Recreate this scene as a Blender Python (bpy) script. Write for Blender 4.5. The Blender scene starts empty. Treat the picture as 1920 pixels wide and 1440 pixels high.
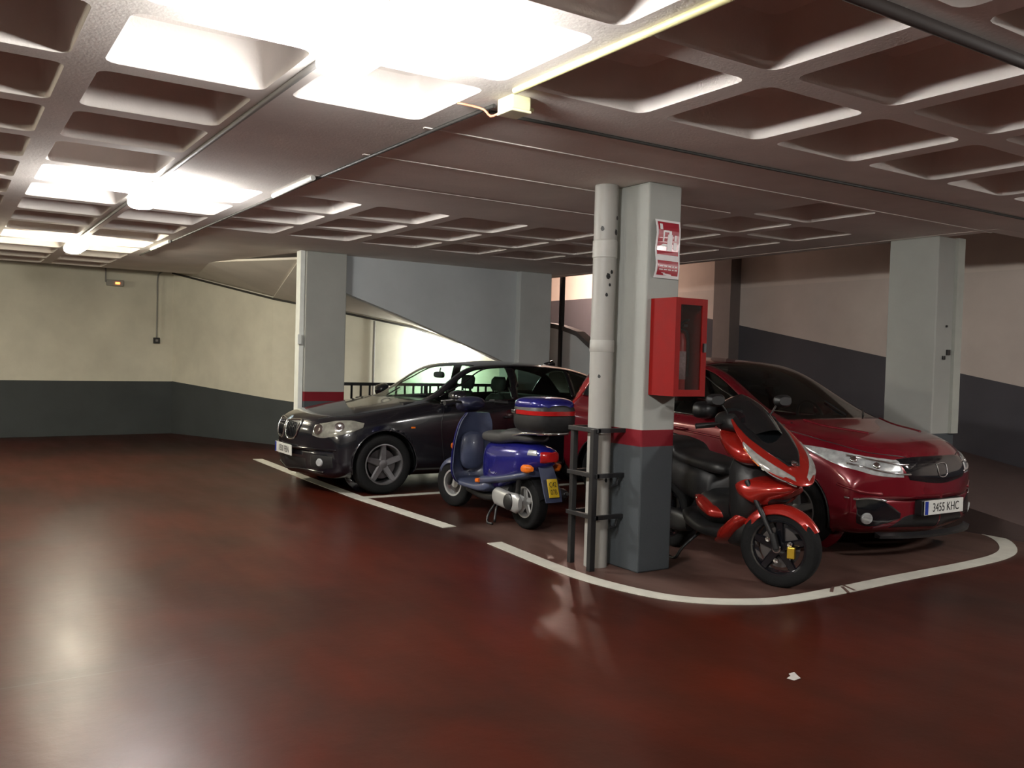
import bpy, bmesh, math, random
import numpy as np
from mathutils import Vector, Matrix
from mathutils.bvhtree import BVHTree
random.seed(7)
SC = bpy.context.scene
COL = SC.collection
PI = math.pi

# ------------------------------------------------------------------ camera
cam_data = bpy.data.cameras.new('camera')
cam = bpy.data.objects.new('camera', cam_data)
COL.objects.link(cam)
cam_data.sensor_width = 36.0
cam_data.lens = 36.0 * 1669.0 / 1920.0
cam_data.clip_start = 0.05
cam_data.clip_end = 100
_w2c = Matrix(((0.83946351, -0.54265945, 0.02866584),
               (-0.00910242, 0.03870204, 0.99920934),
               (-0.54333982, -0.83906071, 0.02754944)))
cam.matrix_world = Matrix.Translation((0, 0, 1.45)) @ _w2c.transposed().to_4x4()
SC.camera = cam

# ------------------------------------------------------------------ exposure and world
SC.view_settings.view_transform = 'Standard'
SC.view_settings.look = 'None'
SC.view_settings.gamma = 1.0
SC.view_settings.use_curve_mapping = False
SC.view_settings.exposure = 0.0
SC.cycles.max_bounces = 10
SC.cycles.diffuse_bounces = 6
SC.cycles.glossy_bounces = 5
SC.cycles.transmission_bounces = 8
SC.cycles.transparent_max_bounces = 12
SC.cycles.sample_clamp_indirect = 6.0
world = bpy.data.worlds.new('world')
SC.world = world
world.use_nodes = True
world.node_tree.nodes['Background'].inputs[0].default_value = (0.02, 0.02, 0.022, 1)
world.node_tree.nodes['Background'].inputs[1].default_value = 0.2

# ------------------------------------------------------------------ materials
def newmat(name):
    m = bpy.data.materials.new(name); m.use_nodes = True
    nt = m.node_tree
    return m, nt, nt.nodes['Principled BSDF']

def pm(name, col, rough=0.5, metal=0.0, coat=0.0, var=0.12, scale=12.0, bump=0.0, spec=0.5, rvar=0.08, coat_rough=0.05, trans=0.0, bscale=None):
    """procedural painted / plastic / metal surface: noise drives colour, roughness and bump"""
    m, nt, b = newmat(name)
    N, L = nt.nodes, nt.links
    tc = N.new('ShaderNodeTexCoord')
    nz = N.new('ShaderNodeTexNoise'); nz.inputs['Scale'].default_value = scale; nz.inputs['Detail'].default_value = 4
    L.new(tc.outputs['Object'], nz.inputs['Vector'])
    mix = N.new('ShaderNodeMix'); mix.data_type = 'RGBA'
    mix.inputs[6].default_value = (*[c * (1 - var) for c in col], 1)
    mix.inputs[7].default_value = (*[min(1, c * (1 + var)) for c in col], 1)
    L.new(nz.outputs['Fac'], mix.inputs[0]); L.new(mix.outputs[2], b.inputs['Base Color'])
    mr = N.new('ShaderNodeMapRange')
    mr.inputs[3].default_value = max(0.02, rough - rvar); mr.inputs[4].default_value = min(1, rough + rvar)
    L.new(nz.outputs['Fac'], mr.inputs[0]); L.new(mr.outputs[0], b.inputs['Roughness'])
    b.inputs['Metallic'].default_value = metal
    b.inputs['Coat Weight'].default_value = coat
    b.inputs['Coat Roughness'].default_value = coat_rough
    b.inputs['Specular IOR Level'].default_value = spec
    if trans: b.inputs['Transmission Weight'].default_value = trans
    if bump:
        n2 = N.new('ShaderNodeTexNoise'); n2.inputs['Scale'].default_value = bscale or scale * 5; n2.inputs['Detail'].default_value = 5
        L.new(tc.outputs['Object'], n2.inputs['Vector'])
        bp = N.new('ShaderNodeBump'); bp.inputs['Strength'].default_value = bump; bp.inputs['Distance'].default_value = 0.01
        L.new(n2.outputs['Fac'], bp.inputs['Height']); L.new(bp.outputs[0], b.inputs['Normal'])
    return m

def emit(name, col, strength):
    m, nt, b = newmat(name)
    b.inputs['Base Color'].default_value = (*col, 1)
    b.inputs['Emission Color'].default_value = (*col, 1)
    b.inputs['Emission Strength'].default_value = strength
    return m

def glass(name, tint=(0.8, 0.9, 0.86), rough=0.02, alpha_mix=0.12):
    """thin pane: transparent tinted with a fresnel gloss"""
    m = bpy.data.materials.new(name); m.use_nodes = True
    nt = m.node_tree; N, L = nt.nodes, nt.links
    N.remove(N['Principled BSDF']); out = N['Material Output']
    tr = N.new('ShaderNodeBsdfTransparent'); tr.inputs[0].default_value = (*tint, 1)
    gl = N.new('ShaderNodeBsdfGlossy'); gl.inputs['Roughness'].default_value = rough
    geo = N.new('ShaderNodeNewGeometry'); dt = N.new('ShaderNodeVectorMath'); dt.operation = 'DOT_PRODUCT'
    L.new(geo.outputs['Incoming'], dt.inputs[0]); L.new(geo.outputs['Normal'], dt.inputs[1])
    ab = N.new('ShaderNodeMath'); ab.operation = 'ABSOLUTE'; L.new(dt.outputs['Value'], ab.inputs[0])
    om = N.new('ShaderNodeMath'); om.operation = 'SUBTRACT'; om.inputs[0].default_value = 1.0; L.new(ab.outputs[0], om.inputs[1])
    fr = N.new('ShaderNodeMath'); fr.operation = 'POWER'; fr.inputs[1].default_value = 4.5; L.new(om.outputs[0], fr.inputs[0])
    ad = N.new('ShaderNodeMath'); ad.operation = 'MULTIPLY_ADD'; ad.inputs[1].default_value = 0.9; ad.inputs[2].default_value = 0.05
    ms = N.new('ShaderNodeMixShader')
    L.new(fr.outputs[0], ad.inputs[0]); L.new(ad.outputs[0], ms.inputs[0])
    L.new(tr.outputs[0], ms.inputs[1]); L.new(gl.outputs[0], ms.inputs[2]); L.new(ms.outputs[0], out.inputs[0])
    return m

def wall_mat(name, bands, rough=0.85, slope=None, zsplit=None, bump=0.15, dirt=0.1):
    """painted wall: bands = list of (z_top, colour) from the floor up, last colour above; slope = (axis, k, p0): band tops rise by k per metre"""
    m, nt, b = newmat(name)
    N, L = nt.nodes, nt.links
    geo = N.new('ShaderNodeNewGeometry'); sep = N.new('ShaderNodeSeparateXYZ')
    L.new(geo.outputs['Position'], sep.inputs[0])
    zsock = sep.outputs['Z']
    if slope:
        ax, k, p0 = slope
        s = N.new('ShaderNodeMath'); s.operation = 'SUBTRACT'; s.inputs[1].default_value = p0
        L.new(sep.outputs[ax], s.inputs[0])
        t = N.new('ShaderNodeMath'); t.operation = 'MULTIPLY'; t.inputs[1].default_value = -k
        L.new(s.outputs[0], t.inputs[0])
        a = N.new('ShaderNodeMath'); a.operation = 'ADD'
        L.new(sep.outputs['Z'], a.inputs[0]); L.new(t.outputs[0], a.inputs[1]); zsock = a.outputs[0]
    nz = N.new('ShaderNodeTexNoise'); nz.inputs['Scale'].default_value = 1.3; nz.inputs['Detail'].default_value = 8; nz.inputs['Roughness'].default_value = 0.6
    L.new(geo.outputs['Position'], nz.inputs['Vector'])
    cur = None
    for i, (zt, c) in enumerate(bands):
        if cur is None:
            rgb = N.new('ShaderNodeRGB'); rgb.outputs[0].default_value = (*c, 1); cur = rgb.outputs[0]; last = zt; continue
        g = N.new('ShaderNodeMath'); g.operation = 'GREATER_THAN'; g.inputs[1].default_value = last
        L.new(sep.outputs['Z'] if (zsplit is not None and i >= zsplit) else zsock, g.inputs[0])
        mx = N.new('ShaderNodeMix'); mx.data_type = 'RGBA'; mx.inputs[7].default_value = (*c, 1)
        L.new(g.outputs[0], mx.inputs[0]); L.new(cur, mx.inputs[6]); cur = mx.outputs[2]; last = zt
    hs = N.new('ShaderNodeMix'); hs.data_type = 'RGBA'; hs.blend_type = 'MULTIPLY'
    mr = N.new('ShaderNodeMapRange'); mr.inputs[1].default_value = 0.3; mr.inputs[2].default_value = 0.7
    mr.inputs[3].default_value = 1 - dirt * 1.6; mr.inputs[4].default_value = 1.0
    L.new(nz.outputs['Fac'], mr.inputs[0])
    hs.inputs[0].default_value = 1.0
    cb = N.new('ShaderNodeCombineColor')
    for k_ in range(3): L.new(mr.outputs[0], cb.inputs[k_])
    L.new(cur, hs.inputs[6]); L.new(cb.outputs[0], hs.inputs[7]); L.new(hs.outputs[2], b.inputs['Base Color'])
    b.inputs['Roughness'].default_value = rough; b.inputs['Specular IOR Level'].default_value = 0.15
    n2 = N.new('ShaderNodeTexNoise'); n2.inputs['Scale'].default_value = 60; n2.inputs['Detail'].default_value = 6
    L.new(geo.outputs['Position'], n2.inputs['Vector'])
    bp = N.new('ShaderNodeBump'); bp.inputs['Strength'].default_value = bump; bp.inputs['Distance'].default_value = 0.005
    L.new(n2.outputs['Fac'], bp.inputs['Height']); L.new(bp.outputs[0], b.inputs['Normal'])
    return m

# ------------------------------------------------------------------ mesh toolkit
class MB:
    def __init__(s): s.v = []; s.f = []; s.mi = []
    def add(s, vs, fs, mi=0):
        o = len(s.v); s.v += [tuple(v) for v in vs]
        for f in fs: s.f.append(tuple(i + o for i in f)); s.mi.append(mi)
        return s
    def box(s, c, d, rot=None, mi=0):
        x, y, z = [k / 2 for k in d]
        vs = [Vector((a * x, b * y, e * z)) for a in (-1, 1) for b in (-1, 1) for e in (-1, 1)]
        if rot is not None: vs = [rot @ v for v in vs]
        vs = [v + Vector(c) for v in vs]
        return s.add(vs, [(0, 1, 3, 2), (4, 6, 7, 5), (0, 4, 5, 1), (2, 3, 7, 6), (0, 2, 6, 4), (1, 5, 7, 3)], mi)
    def b2(s, a, b, mi=0):
        return s.box([(p + q) / 2 for p, q in zip(a, b)], [abs(q - p) for p, q in zip(a, b)], None, mi)
    def loft(s, rings, cap=True, closed=True, mi=0):
        n = len(rings[0]); vs = [p for r in rings for p in r]; fs = []
        for i in range(len(rings) - 1):
            for j in range(n if closed else n - 1):
                k = (j + 1) % n
                fs.append((i * n + j, i * n + k, (i + 1) * n + k, (i + 1) * n + j))
        if cap and closed:
            fs.append(tuple(range(n - 1, -1, -1))); fs.append(tuple((len(rings) - 1) * n + j for j in range(n)))
        return s.add(vs, fs, mi)
    def tube(s, pts, r, n=10, mi=0, cap=True):
        pts = [Vector(p) for p in pts]; rr = r if isinstance(r, (list, tuple)) else [r] * len(pts)
        rings = []; up = None
        for i, p in enumerate(pts):
            t = (pts[min(i + 1, len(pts) - 1)] - pts[max(i - 1, 0)]).normalized()
            if up is None:
                up = Vector((0, 0, 1)) if abs(t.z) < 0.9 else Vector((1, 0, 0))
            a = (up - t * up.dot(t)).normalized(); b_ = t.cross(a); up = a
            rings.append([p + (a * math.cos(2 * PI * k / n) + b_ * math.sin(2 * PI * k / n)) * rr[i] for k in range(n)])
        return s.loft(rings, cap, True, mi)
    def lathe(s, prof, c=(0, 0, 0), axis='z', n=32, mi=0, a0=0, a1=2 * PI):
        """prof: list of (r, h); revolved about the axis through c"""
        full = abs(a1 - a0 - 2 * PI) < 1e-6
        m = n if full else n + 1
        rings = []
        for k in range(m):
            t = a0 + (a1 - a0) * k / n; cs, sn = math.cos(t), math.sin(t); ring = []
            for r, h in prof:
                p = {'z': (r * cs, r * sn, h), 'y': (r * cs, h, r * sn), 'x': (h, r * cs, r * sn)}[axis]
                ring.append(Vector(p) + Vector(c))
            rings.append(ring)
        if full: rings.append(rings[0])
        n0 = len(prof); vs = [p for r in rings[:m] for p in r]; fs = []
        for i in range(m if full else m - 1):
            i2 = (i + 1) % m
            for j in range(n0 - 1): fs.append((i * n0 + j, i * n0 + j + 1, i2 * n0 + j + 1, i2 * n0 + j))
        return s.add(vs, fs, mi)
    def prism(s, poly, a, b, axis='x', mi=0):
        """polygon in the plane across the axis, extruded from a to b"""
        def P(u, v, h): return {'x': (h, u, v), 'y': (u, h, v), 'z': (u, v, h)}[axis]
        n = len(poly)
        vs = [P(u, v, a) for u, v in poly] + [P(u, v, b) for u, v in poly]
        fs = [tuple(range(n)), tuple(range(2 * n - 1, n - 1, -1))] + [(i, (i + 1) % n, n + (i + 1) % n, n + i) for i in range(n)]
        return s.add(vs, fs, mi)
    def sell(s, stations, n=20, mi=0, cap=True):
        """superellipse loft: stations (centre xyz, half width along y, half height, exponent, tilt in xz)"""
        rings = []
        for c, hw, hh, e, t in stations:
            ring = []
            for k in range(n):
                a = 2 * PI * k / n; ca, sa = math.cos(a), math.sin(a)
                y = hw * math.copysign(abs(ca) ** (2 / e), ca); z = hh * math.copysign(abs(sa) ** (2 / e), sa)
                ring.append(Vector((c[0] - z * math.sin(t), c[1] + y, c[2] + z * math.cos(t))))
            rings.append(ring)
        return s.loft(rings, cap, True, mi)
    def xf(s, M):
        s.v = [tuple(M @ Vector(v)) for v in s.v]; return s
    def build(s, name, mat, parent=None, smooth=False, bevel=0, seg=2, subsurf=0, angle=None, solid=0):
        me = bpy.data.meshes.new(name); me.from_pydata([tuple(v) for v in s.v], [], s.f)
        mats = mat if isinstance(mat, (list, tuple)) else [mat]
        for m in mats: me.materials.append(m)
        if any(s.mi): me.polygons.foreach_set('material_index', s.mi)
        bm = bmesh.new(); bm.from_mesh(me); bmesh.ops.recalc_face_normals(bm, faces=bm.faces)
        for f in bm.faces: f.smooth = smooth or angle is not None
        if angle is not None:
            for e in bm.edges:
                if len(e.link_faces) == 2 and e.calc_face_angle(0) > math.radians(angle): e.smooth = False
        bm.to_mesh(me); bm.free()
        o = bpy.data.objects.new(name, me); COL.objects.link(o)
        if bevel:
            md = o.modifiers.new('bevel', 'BEVEL'); md.width = bevel; md.segments = seg; md.limit_method = 'ANGLE'; md.angle_limit = math.radians(40)
        if solid:
            md = o.modifiers.new('solid', 'SOLIDIFY'); md.thickness = solid; md.offset = -1
        if subsurf:
            md = o.modifiers.new('sub', 'SUBSURF'); md.levels = subsurf; md.render_levels = subsurf
        if parent is not None: o.parent = parent
        return o

def tag(o, label=None, cat=None, group=None, kind=None):
    if label: o['label'] = label
    if cat: o['category'] = cat
    if group: o['group'] = group
    if kind: o['kind'] = kind
    return o
def empty(name, loc=(0, 0, 0), rz=0.0, rx=0.0, ry=0.0):
    o = bpy.data.objects.new(name, None); COL.objects.link(o)
    o.location = loc; o.rotation_euler = (rx, ry, rz); o.empty_display_size = 0.2
    return o
def copy_tree(o, parent=None):
    c = o.copy(); COL.objects.link(c)
    if parent is not None: c.parent = parent
    for ch in list(o.children): copy_tree(ch, c)
    return c
def pchip(xs, ys, q):
    """monotone cubic through (xs, ys[k, ...]) evaluated at q"""
    xs = np.asarray(xs, float); ys = np.asarray(ys, float); h = np.diff(xs)
    hs = h.reshape((-1,) + (1,) * (ys.ndim - 1)); d = np.diff(ys, axis=0) / hs
    m = np.zeros_like(ys)
    if len(xs) > 2:
        w1 = 2 * hs[1:] + hs[:-1]; w2 = hs[1:] + 2 * hs[:-1]
        with np.errstate(divide='ignore', invalid='ignore'):
            hm = (w1 + w2) / (w1 / d[:-1] + w2 / d[1:])
        m[1:-1] = np.where(d[:-1] * d[1:] > 0, hm, 0)
    m[0] = d[0]; m[-1] = d[-1]
    q = np.asarray(q, float); i = np.clip(np.searchsorted(xs, q, side='right') - 1, 0, len(xs) - 2)
    t = ((q - xs[i]) / h[i]).reshape((-1,) + (1,) * (ys.ndim - 1)); hi = h[i].reshape(t.shape)
    return (2 * t**3 - 3 * t**2 + 1) * ys[i] + (t**3 - 2 * t**2 + t) * hi * m[i] + (-2 * t**3 + 3 * t**2) * ys[i + 1] + (t**3 - t**2) * hi * m[i + 1]
def smooth_pts(pts, n=40):
    """closed or open list of points -> n points along a Catmull-Rom curve"""
    P = [np.array(p, float) for p in pts]; out = []
    for k in range(n):
        t = k / (n - 1) * (len(P) - 1); i = min(int(t), len(P) - 2); u = t - i
        a, b, c, d = P[max(i - 1, 0)], P[i], P[i + 1], P[min(i + 2, len(P) - 1)]
        out.append(0.5 * ((2 * b) + (c - a) * u + (2 * a - 5 * b + 4 * c - d) * u * u + (3 * b - a - 3 * c + d) * u**3))
    return [tuple(p) for p in out]
def text_obj(name, body, size, mat, parent, M, extrude=0.001, sx=1.0, font_bold=False):
    cu = bpy.data.curves.new(name, 'FONT'); cu.body = body; cu.size = size; cu.extrude = extrude
    cu.align_x = 'CENTER'; cu.align_y = 'CENTER'
    if font_bold: cu.offset = size * 0.02
    tmp = bpy.data.objects.new('tmp', cu); COL.objects.link(tmp)
    dg = bpy.context.evaluated_depsgraph_get(); me = bpy.data.meshes.new_from_object(tmp.evaluated_get(dg))
    bpy.data.objects.remove(tmp); me.name = name
    me.transform(M @ Matrix.Diagonal((sx, 1, 1, 1)))
    me.materials.clear(); me.materials.append(mat)
    o = bpy.data.objects.new(name, me); COL.objects.link(o); o.parent = parent
    return o
# ------------------------------------------------------------------ palette of the room
CEIL = 2.69
GREY = (0.062, 0.07, 0.076); REDB = (0.16, 0.010, 0.016); PILW = (0.335, 0.34, 0.315); CREAM = (0.72, 0.69, 0.58)
M_ceiling = wall_mat('ceiling_paint', [(99, (0.80, 0.745, 0.70))], bump=0.3, dirt=0.12)
M_wall = wall_mat('wall_cream_band', [(0.9, (0.062, 0.07, 0.072)), (99, CREAM)], dirt=0.12)
M_wallgrey = wall_mat('wall_grey_white', [(99, (0.50, 0.53, 0.54))], dirt=0.08)
M_pillar = wall_mat('pillar_paint', [(0.875, GREY), (0.99, REDB), (99, PILW)], rough=0.6, dirt=0.1)
M_pillar_b = wall_mat('pillar_paint_plain', [(0.88, GREY), (99, PILW)], rough=0.6, dirt=0.1)
M_dark = pm('dark_metal', (0.008, 0.008, 0.009), 0.45)
M_black = pm('black_plastic', (0.007, 0.007, 0.0075), 0.5)
M_white = pm('white_plastic', (0.7, 0.72, 0.68), 0.45)
M_cable = pm('cable_sheath', (0.03, 0.028, 0.025), 0.6)
M_greypipe = pm('grey_conduit', (0.22, 0.21, 0.2), 0.5)
M_yellow = pm('yellow_conduit', (0.42, 0.39, 0.19), 0.55)

# ------------------------------------------------------------------ floor
def floor_mat():
    m, nt, b = newmat('red_floor'); N, L = nt.nodes, nt.links
    geo = N.new('ShaderNodeNewGeometry')
    n1 = N.new('ShaderNodeTexNoise'); n1.inputs['Scale'].default_value = 0.55; n1.inputs['Detail'].default_value = 9; n1.inputs['Roughness'].default_value = 0.62; n1.inputs['Distortion'].default_value = 0.6
    L.new(geo.outputs['Position'], n1.inputs['Vector'])
    r1 = N.new('ShaderNodeValToRGB'); e = r1.color_ramp.elements
    e[0].position = 0.36; e[0].color = (0.021, 0.0060, 0.0036, 1); e[1].position = 0.62; e[1].color = (0.049, 0.0078, 0.0036, 1)
    L.new(n1.outputs['Fac'], r1.inputs[0])
    # worn brownish strip inside the parking island
    sep = N.new('ShaderNodeSeparateXYZ'); L.new(geo.outputs['Position'], sep.inputs[0])
    def gt(s, v, inv=False):
        g = N.new('ShaderNodeMapRange'); g.inputs[1].default_value = v - 0.15; g.inputs[2].default_value = v + 0.15
        if inv: g.inputs[3].default_value = 1; g.inputs[4].default_value = 0
        L.new(s, g.inputs[0]); return g.outputs[0]
    def mul(a, b_):
        q = N.new('ShaderNodeMath'); q.operation = 'MULTIPLY'; L.new(a, q.inputs[0]); L.new(b_, q.inputs[1]); return q.outputs[0]
    isl = mul(mul(gt(sep.outputs[0], 3.75), gt(sep.outputs[1], 3.75)), gt(sep.outputs[1], 6.6, True))
    sc = N.new('ShaderNodeMath'); sc.operation = 'MULTIPLY'; sc.inputs[1].default_value = 0.75; L.new(isl, sc.inputs[0])
    mx = N.new('ShaderNodeMix'); mx.data_type = 'RGBA'; mx.inputs[7].default_value = (0.125, 0.078, 0.064, 1)
    L.new(sc.outputs[0], mx.inputs[0]); L.new(r1.outputs[0], mx.inputs[6])
    # tyre smears and dust
    mp = N.new('ShaderNodeMapping'); mp.inputs['Rotation'].default_value = (0, 0, 0.5); mp.inputs['Scale'].default_value = (2.2, 0.5, 1)
    L.new(geo.outputs['Position'], mp.inputs[0])
    n2 = N.new('ShaderNodeTexNoise'); n2.inputs['Scale'].default_value = 1.6; n2.inputs['Detail'].default_value = 6
    L.new(mp.outputs[0], n2.inputs['Vector'])
    r2 = N.new('ShaderNodeMapRange'); r2.inputs[1].default_value = 0.42; r2.inputs[2].default_value = 0.72; r2.inputs[3].default_value = 0; r2.inputs[4].default_value = 0.55
    L.new(n2.outputs['Fac'], r2.inputs[0])
    mx2 = N.new('ShaderNodeMix'); mx2.data_type = 'RGBA'; mx2.inputs[7].default_value = (0.023, 0.0075, 0.0045, 1)
    L.new(r2.outputs[0], mx2.inputs[0]); L.new(mx.outputs[2], mx2.inputs[6])
    # expansion joint
    jt = N.new('ShaderNodeMath'); jt.operation = 'SUBTRACT'; jt.inputs[1].default_value = 4.27; L.new(sep.outputs[1], jt.inputs[0])
    ja = N.new('ShaderNodeMath'); ja.operation = 'ABSOLUTE'; L.new(jt.outputs[0], ja.inputs[0])
    jl = N.new('ShaderNodeMath'); jl.operation = 'LESS_THAN'; jl.inputs[1].default_value = 0.006; L.new(ja.outputs[0], jl.inputs[0])
    jx = N.new('ShaderNodeMath'); jx.operation = 'LESS_THAN'; jx.inputs[1].default_value = 1.1; L.new(sep.outputs[0], jx.inputs[0])
    mx3 = N.new('ShaderNodeMix'); mx3.data_type = 'RGBA'; mx3.inputs[7].default_value = (0.04, 0.02, 0.015, 1)
    L.new(mul(jl.outputs[0], jx.outputs[0]), mx3.inputs[0]); L.new(mx2.outputs[2], mx3.inputs[6])
    L.new(mx3.outputs[2], b.inputs['Base Color'])
    b.inputs['Specular IOR Level'].default_value = 0.13
    rr = N.new('ShaderNodeMapRange'); rr.inputs[3].default_value = 0.24; rr.inputs[4].default_value = 0.42
    L.new(n2.outputs['Fac'], rr.inputs[0]); L.new(rr.outputs[0], b.inputs['Roughness'])
    n3 = N.new('ShaderNodeTexNoise'); n3.inputs['Scale'].default_value = 3.0; n3.inputs['Detail'].default_value = 8; n3.inputs['Roughness'].default_value = 0.6
    L.new(geo.outputs['Position'], n3.inputs['Vector'])
    bp = N.new('ShaderNodeBump'); bp.inputs['Strength'].default_value = 0.25; bp.inputs['Distance'].default_value = 0.01
    L.new(n3.outputs['Fac'], bp.inputs['Height']); L.new(bp.outputs[0], b.inputs['Normal'])
    return m
M_floor = floor_mat()
fl = MB(); fl.b2((-9, -6, -0.12), (7.9, 16.4, 0)); fl.b2((7.9, -6, -0.12), (12, 3.2, 0)); fl.build('floor', M_floor)['kind'] = 'structure'
# down ramp opening behind the railing is closed off by the railing; the up ramp rises along the right wall
rp = MB(); rp.prism([(3.2, -0.12), (3.2, 0.0), (16.4, 2.25), (16.4, -0.12)], 7.9, 10.6, 'x'); 
M_ramp = pm('ramp_concrete', (0.07, 0.045, 0.04), 0.7, bump=0.4, scale=4)
tag(rp.build('floor_ramp', M_ramp), kind='structure')

# white floor lines
M_line = pm('white_road_paint', (0.50, 0.485, 0.42), 0.5, var=0.25, scale=9)
def ribbon(pts, w, z0=0.0, z1=0.004):
    pts = [Vector((p[0], p[1], 0)) for p in pts]; rings = []
    for i, p in enumerate(pts):
        t = (pts[min(i + 1, len(pts) - 1)] - pts[max(i - 1, 0)]).normalized(); n = Vector((-t.y, t.x, 0)) * w / 2
        rings.append([(p + n) + Vector((0, 0, z0)), (p + n) + Vector((0, 0, z1)), (p - n) + Vector((0, 0, z1)), (p - n) + Vector((0, 0, z0))])
    return MB().loft(rings)
W = 0.13
tag(ribbon([(3.67, 11.95), (3.63, 10.0), (3.62, 8.35), (3.66, 7.5), (3.70, 6.63)], W).build('trim_floor_line', M_line), kind='structure')
tag(ribbon([(3.69, 8.38), (6.0, 8.38), (7.4, 8.38)], 0.1).build('trim_bay_line', M_line), kind='structure')
pts = smooth_pts([(3.71, 5.92), (3.66, 4.95), (3.70, 4.45), (3.86, 4.02), (4.2, 3.76), (4.62, 3.67), (5.7, 3.70), (6.6, 3.72), (7.15, 3.78), (7.55, 3.95), (7.9, 4.25), (8.1, 4.7), (8.15, 5.3)], 90)
tag(ribbon(pts, W).build('trim_island_line', M_line), kind='structure')
sm = MB()
for x, y, a in ((5.02, 3.66, 0.9), (5.09, 3.69, 1.2), (4.95, 3.71, 0.6)):
    sm.box((x, y, 0.0046), (0.16, 0.022, 0.001), Matrix.Rotation(a, 3, 'Z'))
tag(sm.build('trim_line_scuff', pm('scuff', (0.10, 0.05, 0.04), 0.6)), kind='structure')

# ------------------------------------------------------------------ waffle ceiling
X0, Y0, MOD, RIB, DEP = 0.53 - 0.826 * 9, 2.665 - 0.826 * 9, 0.826, 0.066, 0.24
def cell_solid(xc, yc):
    if yc > 9.3 and xc > 2.2: return True
    if xc > 1.36 and 4.32 < yc < 6.8 and xc < 5.5: return True
    if xc > 2.2 and 3.49 < yc < 4.33: return True
    if xc > 6.5 and 4.3 < yc < 5.2: return True
    return False
cm = MB()
def q(a, b, c, d): cm.add([a, b, c, d], [(0, 1, 2, 3)])
XE = 7.65
nx = 25; ny = 24
for i in range(nx):
    for j in range(ny):
        xa, xb = X0 + i * MOD, X0 + (i + 1) * MOD; ya, yb = Y0 + j * MOD, Y0 + (j + 1) * MOD
        xc, yc = (xa + xb) / 2, (ya + yb) / 2
        if yc > 4.32 and xa >= XE - 0.45: continue
        if yc > 4.32 and xb > XE: xb = XE
        if cell_solid(xc, yc) or (xb - xa) < MOD - 0.01:
            q((xa, ya, CEIL), (xa, yb, CEIL), (xb, yb, CEIL), (xb, ya, CEIL)); continue
        # rounded opening: rings of an n-gon with rounded corners from the soffit up to the crown
        def ring(m_, r, z):
            out = []
            x1, x2, y1, y2 = xa + m_, xb - m_, ya + m_, yb - m_
            for cx, cy, a0 in ((x2 - r, y2 - r, 0), (x1 + r, y2 - r, PI / 2), (x1 + r, y1 + r, PI), (x2 - r, y1 + r, 1.5 * PI)):
                for k in range(4):
                    a = a0 + k / 3 * PI / 2; out.append((cx + r * math.cos(a), cy + r * math.sin(a), z))
            return out
        R = [ring(RIB, 0.06, CEIL), ring(RIB + 0.006, 0.06, CEIL + 0.012), ring(RIB + 0.035, 0.06, CEIL + DEP * 0.88), ring(RIB + 0.075, 0.05, CEIL + DEP)]
        cm.loft(R, cap=False); cm.add(R[-1], [tuple(range(16))])
        # soffit frame
        cor = [(xb, yb, CEIL), (xa, yb, CEIL), (xa, ya, CEIL), (xb, ya, CEIL)]
        o = R[0]
        for s in range(4):
            arc = o[s * 4:(s + 1) * 4]; cm.add([cor[s]] + arc, [(0, 1, 2), (0, 2, 3), (0, 3, 4)])
            nxt = o[((s + 1) % 4) * 4]; cm.add([cor[s], arc[3], nxt, cor[(s + 1) % 4]], [(0, 1, 2, 3)])
ce = cm.build('ceiling', M_ceiling, angle=35); ce['kind'] = 'structure'
# slab edge at the ramp opening, upper roof over the ramp, formwork joints on the solid soffit
se = MB(); se.b2((XE - 0.02, 4.32, CEIL - 0.002), (XE + 0.12, 16.2, CEIL + 0.5)); se.b2((XE, 4.2, CEIL - 0.002), (12, 4.33, CEIL + 0.75))
tag(se.build('trim_slab_edge', M_ceiling), kind='structure')
ro = MB(); ro.b2((XE, 4.2, 3.4), (10.9, 17.5, 3.5)); tag(ro.build('ceiling_ramp', M_ceiling), kind='structure')
jn = MB()
for y in (4.345, 5.16, 5.99): jn.box((5.0 if y < 5 else 3.8, y, CEIL - 0.002), (5.6 if y < 5 else 3.2, 0.02, 0.007 if y < 5 else 0.005))
tag(jn.build('trim_formwork_joint', M_ceiling), kind='structure')

# ------------------------------------------------------------------ walls
def wallpoly(name, pts, mat, th=0.15):
    """vertical wall along plan points with own bottom / top heights: (x, y, z0, z1)"""
    a = MB()
    for (p, r) in zip(pts[:-1], pts[1:]):
        d = Vector((r[0] - p[0], r[1] - p[1], 0)).normalized(); n = Vector((-d.y, d.x, 0)) * th
        P = lambda t, z, o: Vector((t[0], t[1], z)) + n * o
        vs = [P(p, p[2], 0), P(r, r[2], 0), P(r, r[3], 0), P(p, p[3], 0), P(p, p[2], 1), P(r, r[2], 1), P(r, r[3], 1), P(p, p[3], 1)]
        a.add(vs, [(0, 1, 2, 3), (7, 6, 5, 4), (0, 4, 5, 1), (2, 6, 7, 3), (1, 5, 6, 2), (0, 3, 7, 4)])
    return tag(a.build(name, mat), kind='structure')
wallpoly('wall_back', [(3.45, 16.16, -0.1, 3.0), (-9.0, 15.2, -0.1, 3.0)][::-1], M_wall)
wallpoly('wall_left', [(-8.5, -6, -0.1, 3.0), (-8.5, 15.4, -0.1, 3.0)], M_wall)
wallpoly('wall_near', [(12, -5.6, -0.1, 3.0), (-9, -5.6, -0.1, 3.0)], M_wall)
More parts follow.
